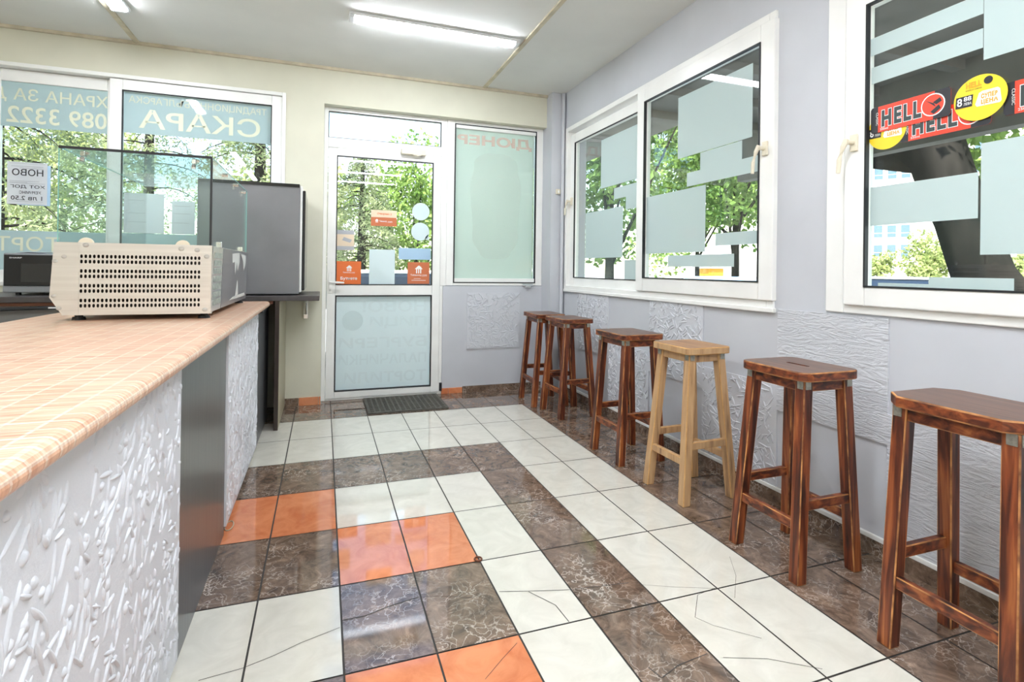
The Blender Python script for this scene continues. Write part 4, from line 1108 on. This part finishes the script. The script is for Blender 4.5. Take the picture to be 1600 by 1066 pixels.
# ------------------------------------------------------------------ doormat and bits on the floor
mb = MB(); X0, X1, Y0, Y1 = .515, 1.137, .03, .525; z = .012
nc, nr = 15, 11
du = (X1 - X0 - .03) / nc; dv = (Y1 - Y0 - .03) / nr
for i in range(nc):
    a, b = X0 + .015 + i * du, X0 + .015 + (i + 1) * du
    off = .5 * dv if i % 2 else 0.0
    edges = [Y0 + .015] + [Y0 + .015 + off + k * dv for k in range(nr + (0 if off else 1)) if Y0 + .015 + off + k * dv > Y0 + .016] + ([Y1 - .015] if off else [])
    for va, vb in zip(edges[:-1], edges[1:]):
        ia, ib, ic, id_ = a + du * .16, b - du * .16, va + (vb - va) * .28, vb - (vb - va) * .24
        if vb - va < dv * .8: mb.add([(a, va, z), (b, va, z), (b, vb, z), (a, vb, z)], [(0, 1, 2, 3)]); continue
        mb.add([(a, va, z), (b, va, z), (b, vb, z), (a, vb, z), (ia, ic, z), (ib, ic, z), (ib, id_, z), (ia, id_, z)], [(0, 1, 5, 4), (1, 2, 6, 5), (2, 3, 7, 6), (3, 0, 4, 7)])
for q in ((X0, X1, Y0, Y0 + .015), (X0, X1, Y1 - .015, Y1), (X0, X0 + .015, Y0 + .015, Y1 - .015), (X1 - .015, X1, Y0 + .015, Y1 - .015)):
    mb.add([(q[0], q[2], z), (q[1], q[2], z), (q[1], q[3], z), (q[0], q[3], z)], [(0, 1, 2, 3)])
tag(mb.build('doormat', M['mat_rubber'], origin=(.83, .28, 0), solid=.0115), 'dark perforated rubber doormat on the floor before the door', 'doormat')
q = at(747, 874, 'z', .002)
mb = MB(); pts = [(q[0] + .014 * math.cos(2 * math.pi * k / 16), q[1] + .014 * math.sin(2 * math.pi * k / 16), .0035) for k in range(17)]; mb.tube(pts, .003, n=6)
tag(mb.build('metal_ring', M['rust_strip'], origin=(q[0], q[1], 0)), 'small rusty ring lying at the corner of an orange floor tile', 'ring')
q = at(358, 822, 'z', .002)
mb = MB(); pts = [(q[0] + .016 * math.cos(2 * math.pi * k / 18), q[1] + .045 * math.sin(2 * math.pi * k / 18), .003) for k in range(19)]; mb.tube(pts, .0024, n=6)
tag(mb.build('rubber_band', M['tan_board'], origin=(q[0], q[1], 0)), 'tan rubber band on the floor against the counter panel', 'rubber band')
mb = MB(); mb.tube([(-1.9, -.215, .80), (-1.62, -.215, .842), (-1.40, -.215, .851), (-1.2, -.215, .853), (-.96, -.213, .851)], .010)
cb = tag(empty('power_cable', (-1.4, -.215, .85)), 'black power cable sagging in front of the grey cabinet behind the counter', 'cable')
mb.build('cable', M['gasket'], cb, smooth=True)
MB().box(-1.36, -1.29, -.228, -.224, .849, .857).build('cable_label', M['white_print'], cb)

# ------------------------------------------------------------------ outside
GZ = -.38
MB().box(-80, 160, -60, 160, GZ - .1, GZ).build('ground', M['asphalt'], kind='structure')
mb = MB(); mb.box(2.48, 3.6, -7, 3.2, 2.62, 2.72); mb.box(3.6, 4.55, -7, .45, 2.62, 2.72)
for y_ in np.arange(-6.5, .4, .6): mb.box(2.48, 4.4, y_, y_ + .08, 2.55, 2.62)
porch = tag(empty('porch_roof', (3.5, -2, GZ)), 'dark weathered porch roof outside the right-hand windows', 'porch roof')
mb.build('boards', M['soffit'], porch)
MB().box(4.36, 4.48, -7, .45, 2.09, 2.62).build('beam', M['soffit'], porch)
mb = MB(); mb.box(4.36, 4.48, -6.9, -6.78, GZ, 2.1); mb.build('post', M['soffit'], porch)


def leafy(name, pts, nrm_bias, size, mats, parent, seed, aspect=.55):
    r = np.random.RandomState(seed); n = len(pts); P = np.array(pts)
    a = r.normal(size=(n, 3)); a /= np.linalg.norm(a, axis=1)[:, None]
    b = r.normal(size=(n, 3)) + np.array(nrm_bias); b -= a * (a * b).sum(1)[:, None]; b /= np.linalg.norm(b, axis=1)[:, None]
    s = size * r.uniform(.6, 1.3, (n, 1))
    v = np.empty((n, 4, 3)); v[:, 0] = P - a * s; v[:, 1] = P + b * s * aspect; v[:, 2] = P + a * s; v[:, 3] = P - b * s * aspect
    off = np.array(origin_of(parent)); v -= off
    me = bpy.data.meshes.new(name); me.vertices.add(4 * n); me.vertices.foreach_set('co', v.reshape(-1))
    me.loops.add(4 * n); me.loops.foreach_set('vertex_index', np.arange(4 * n)); me.polygons.add(n)
    me.polygons.foreach_set('loop_start', np.arange(0, 4 * n, 4)); me.polygons.foreach_set('loop_total', np.full(n, 4)); me.update(); me.validate()
    me.materials.append(mats); o = bpy.data.objects.new(name, me); COL.objects.link(o); o.parent = parent
    return o


def broadleaf(x, y, h, rad, label, m, seed, n=9000, leaf=.07, base=.25, trunk=.12, lean=(0, 0), name='broadleaf_tree', group='trees outside'):
    t = tag(empty(name, (x, y, GZ)), label, 'tree', group)
    r = np.random.RandomState(seed)
    k = 26; cz = GZ + h * (base + (1 - base) / 2); hz = h * (1 - base) / 2
    u = r.normal(size=(k, 3)); u /= np.linalg.norm(u, axis=1)[:, None]; u *= r.uniform(.35, .85, (k, 1))
    C = np.array([x + lean[0], y + lean[1], cz]) + u * np.array([rad, rad, hz]); R = rad * r.uniform(.28, .5, k)
    w = r.randint(0, k, n); d = r.normal(size=(n, 3)); d /= np.linalg.norm(d, axis=1)[:, None]
    P = C[w] + d * (R[w] * r.uniform(.5, 1.0, n) ** .5)[:, None]
    leafy('foliage', P, (0, 0, 1.2), leaf, m, t, seed + 1)
    mb = MB(); mb.tube([(x, y, GZ), (x + lean[0] * .4, y + lean[1] * .4, GZ + h * base), (x + lean[0], y + lean[1], cz)], [trunk, trunk * .8, trunk * .35])
    for i in range(7): mb.tube([(x + lean[0] * .5, y + lean[1] * .5, GZ + h * (base + .04 * i)), tuple(C[i])], [trunk * .4, trunk * .12], n=6)
    mb.build('trunk', M['bark'], t)
    return t


def conifer(x, y, h, rad, label, seed, nb=120, m='needles', first=.04, size=.05):
    t = tag(empty('spruce_tree', (x, y, GZ)), label, 'tree', 'spruces beyond the front windows')
    r = np.random.RandomState(seed); pts = []; mb = MB(); mb.tube([(x, y, GZ), (x, y, GZ + h)], [.16, .03])
    for b in range(nb):
        f = first + (1 - first) * (b / nb) ** .9; L = rad * (1 - f) ** .8 * r.uniform(.75, 1.1) + .15; a = r.uniform(0, 2 * math.pi); z0 = GZ + h * f
        dx, dy = math.cos(a), math.sin(a); line = []
        for k in range(7):
            s = k / 6; zz = z0 + .25 * L * s - .55 * L * s * s; line.append((x + dx * L * s, y + dy * L * s, zz))
        if b % 2 == 0: mb.tube(line, [.02, .018, .015, .012, .01, .007, .004], n=4)
        m_ = int(105 * L) + 30
        for k in range(m_):
            s = r.uniform(.15, 1.0) ** .7; i = min(5, int(s * 6)); q = s * 6 - i; p = np.array(line[i]) * (1 - q) + np.array(line[i + 1]) * q
            side = r.normal() * .24 * L * (1.15 - s) + r.normal() * .05
            pts.append(p + np.array([-dy * side, dx * side, -abs(r.normal()) * .13 - abs(side) * .25]))
    leafy('foliage', pts, (0, 0, 1.6), size, M[m], t, seed + 3, .26)
    mb.build('trunk', M['bark'], t)
    return t
conifer(-4.0, 4.9, 7.8, 2.05, 'big drooping spruce outside left, behind the handwritten notice', 11, 150)
conifer(-1.0, 7.2, 7.4, 1.65, 'drooping spruce outside behind the display case', 12, 140)
conifer(-3.9, 11.2, 10.0, 2.7, 'tall spruce farther off between the two nearer spruces', 13, 120)
conifer(1.1, 10.1, 4.7, 1.7, 'spruce outside behind the handle side of the door glass', 14, 130)
broadleaf(-8.3, 14.6, 8.5, 3.2, 'leafy tree far beyond the left sash of the counter window', M['leaves_pale'], 31, 9000, .10, .06)
broadleaf(2.9, 12.4, 5.2, 2.2, 'bright green leafy tree outside behind the hinge side of the door', M['leaves'], 21, 9000, .075, .02)
broadleaf(-.9, 16.0, 5.6, 2.6, 'leafy tree far behind the spruces beyond the door', M['leaves_pale'], 22, 8000, .10, .1)
broadleaf(7.4, 15.5, 6.0, 2.8, 'green leafy tree far beyond the fixed pane beside the door', M['leaves'], 23, 7000, .10, .1)
broadleaf(5.83, 5.7, 9.0, 2.2, 'dense dark leafy tree outside the left sash of the corner window', M['leaves_dark'], 24, 15000, .075, .17)
broadleaf(10.3, 7.0, 9.5, 2.7, 'dense leafy tree outside the right sash of the corner window', M['leaves_dark'], 25, 18000, .085, .16)
broadleaf(15.5, 15.0, 10.0, 3.8, 'leafy tree across the street beyond the corner window', M['leaves'], 26, 9000, .12, .16)
broadleaf(18.4, 7.45, 2.95, .8, 'small pale green street tree in front of the white building', M['leaves_pale'], 27, 4000, .06, .2, .05)
broadleaf(17.9, 8.75, 2.5, .5, 'small pale street tree at the left edge of the near window', M['leaves_pale'], 28, 1800, .06, .25, .04)
broadleaf(15.4, 3.2, 2.1, .8, 'pale street bush right of the leaning trunk', M['leaves_pale'], 29, 4000, .08, .12, .05)

# the leaning tree outside the near window
lt = tag(empty('leaning_tree', (7.0, -.75, GZ)), 'thick dark leaning tree trunk outside the near window', 'tree', 'trees outside')
mb = MB(); line = [(7.0, -.95, GZ), (6.8, -.82, .55)] + [tuple(at(px, py, 'x', 6.6)) for px, py in ((1537, 433), (1505, 345), (1478, 280), (1462, 235))] + [(6.5, .75, 3.3), (6.4, 1.3, 4.4)]
mb.tube(line, [.36, .30, .265, .25, .27, .30, .24, .16], n=14); mb.tube([tuple(at(1470, 245, 'x', 6.6)), (6.6, -.1, 3.0), (6.6, -.6, 4.4)], [.2, .15, .09], n=10); mb.tube([tuple(at(1468, 255, 'x', 6.6)), (6.55, 1.15, 2.7), (6.4, 1.9, 3.3)], [.15, .12, .08], n=10)
mb.build('trunk', M['bark'], lt, smooth=True)
r_ = np.random.RandomState(77); C = np.array([(7.6, -.35, 2.75), (6.4, -.9, 4.4), (6.1, 1.4, 4.3), (7.2, .3, 4.6), (7.6, -1.6, 3.3), (7.3, -1.9, 2.6), (6.3, 2.0, 3.6)]); w = r_.randint(0, 7, 8000); d = r_.normal(size=(8000, 3)); d /= np.linalg.norm(d, axis=1)[:, None]
leafy('foliage', C[w] + d * (1.0 * r_.uniform(.2, 1, 8000) ** .5)[:, None], (0, 0, 1.2), .08, M['leaves'], lt, 78)

# white apartment building across the street
ab = tag(empty('street_building', (80, 53, GZ)), 'white apartment building with bluish windows across the street', 'building')
ca, sa = math.cos(math.radians(36)), math.sin(math.radians(36))
def bl(u, v, z): return (80.0 - sa * u + ca * v, 53.0 + ca * u + sa * v, z)
def bbox(u0, u1, v0, v1, z0, z1): return ([bl(u0, v0, z0), bl(u1, v0, z0), bl(u1, v1, z0), bl(u0, v1, z0)], [bl(u0, v0, z1), bl(u1, v0, z1), bl(u1, v1, z1), bl(u0, v1, z1)])
mb = MB(); mb.hexa(*bbox(-24, 30, 0, 12, GZ, 24)); mb.hexa(*bbox(-4.0, 2.2, -1.2, 0, GZ + 3.2, 24)); mb.build('walls', M['facade'], ab)
for fl in range(7):
    for u in (-3.2, -1.55, .1):
        z = GZ + 4.0 + fl * 2.9
        f = MB(); f.hexa(*bbox(u, u + 1.2, -1.26, -1.2, z, z + 1.9)); o = f.build('window', M['facade'], ab)
        g_ = MB(); g_.hexa(*bbox(u + .07, u + 1.13, -1.31, -1.26, z + .75, z + 1.83)); g_.hexa(*bbox(u + .07, u + 1.13, -1.31, -1.26, z + .07, z + .65)); g_.build('pane', M['blue_glass'], o)
    for u in (-12, -8, 6, 10, 14):
        z = GZ + 4.4 + fl * 2.9
        f = MB(); f.hexa(*bbox(u, u + 1.6, -.06, 0, z, z + 1.5)); f.build('window', M['blue_glass'], ab)

# parked cars
def car(x, y, rz, label, m, hgt=1.42):
    t = tag(empty('parked_car', (x, y, GZ), rz), label, 'car')
    L = 4.1
    def pr(pts, w, mats, name):
        bm = bmesh.new(); a = [bm.verts.new((p, -w, q)) for p, q in pts]; b = [bm.verts.new((p, w, q)) for p, q in pts]; n = len(pts)
        bm.faces.new(a); bm.faces.new(list(reversed(b)))
        for i in range(n): bm.faces.new((a[i], b[i], b[(i + 1) % n], a[(i + 1) % n]))
        bmesh.ops.recalc_face_normals(bm, faces=bm.faces)
        o = bm_object(name, bm, [mats], t); bv = o.modifiers.new('bevel', 'BEVEL'); bv.width = .07; bv.segments = 3; bv.limit_method = 'ANGLE'; return o
    pr([(-2.05, .3), (2.05, .3), (2.08, .62), (1.9, .80), (.95, .92), (-1.75, .95), (-2.05, .85)], .83, m, 'body')
    pr([(.95, .90), (.25, hgt), (-1.2, hgt), (-1.85, .92)], .70, M['car_glass'], 'cabin_glass')
    pr([(.30, hgt - .03), (.2, hgt + .02), (-1.15, hgt + .02), (-1.3, hgt - .03)], .70, m, 'roof')
    for wx in (-1.25, 1.3):
        for wy in (-.8, .8):
            bm = bmesh.new(); bmesh.ops.create_cone(bm, cap_ends=True, segments=20, radius1=.31, radius2=.31, depth=.2, matrix=Matrix.Translation((wx, wy, .31)) @ Matrix.Rotation(math.pi / 2, 4, 'X'))
            bm_object('wheel', bm, [M['gasket']], t)
    return t
car(7.2, 3.2, math.radians(30), 'pale blue parked car seen through the bottom of the corner window', M['car_blue'], 1.40)
car(12.9, 4.9, math.radians(50), 'white parked car seen at the lower left of the near window', M['car_white'])
car(11.5, .35, math.radians(60), 'blue parked car glimpsed at the right edge of the near window', M['car_blue'])
car(1.7, 4.0, math.radians(4), 'white parked car seen low through the door glass', M['car_white'], 1.44)
# street kiosk with an orange shutter
kk = tag(empty('street_kiosk', (20.7, 20.4, GZ)), 'small street kiosk with orange panels under the corner window film', 'kiosk')
MB().box(20.2, 21.2, 19.9, 20.9, GZ, .75).build('cabin', M['grey_laminate'], kk)
MB().box(20.2, 21.2, 19.9, 20.9, .75, 1.3).build('orange_panel', M['tan_print'], kk)
MB().box(20.05, 21.35, 19.75, 21.05, 1.3, 1.42).build('roof', M['facade'], kk)
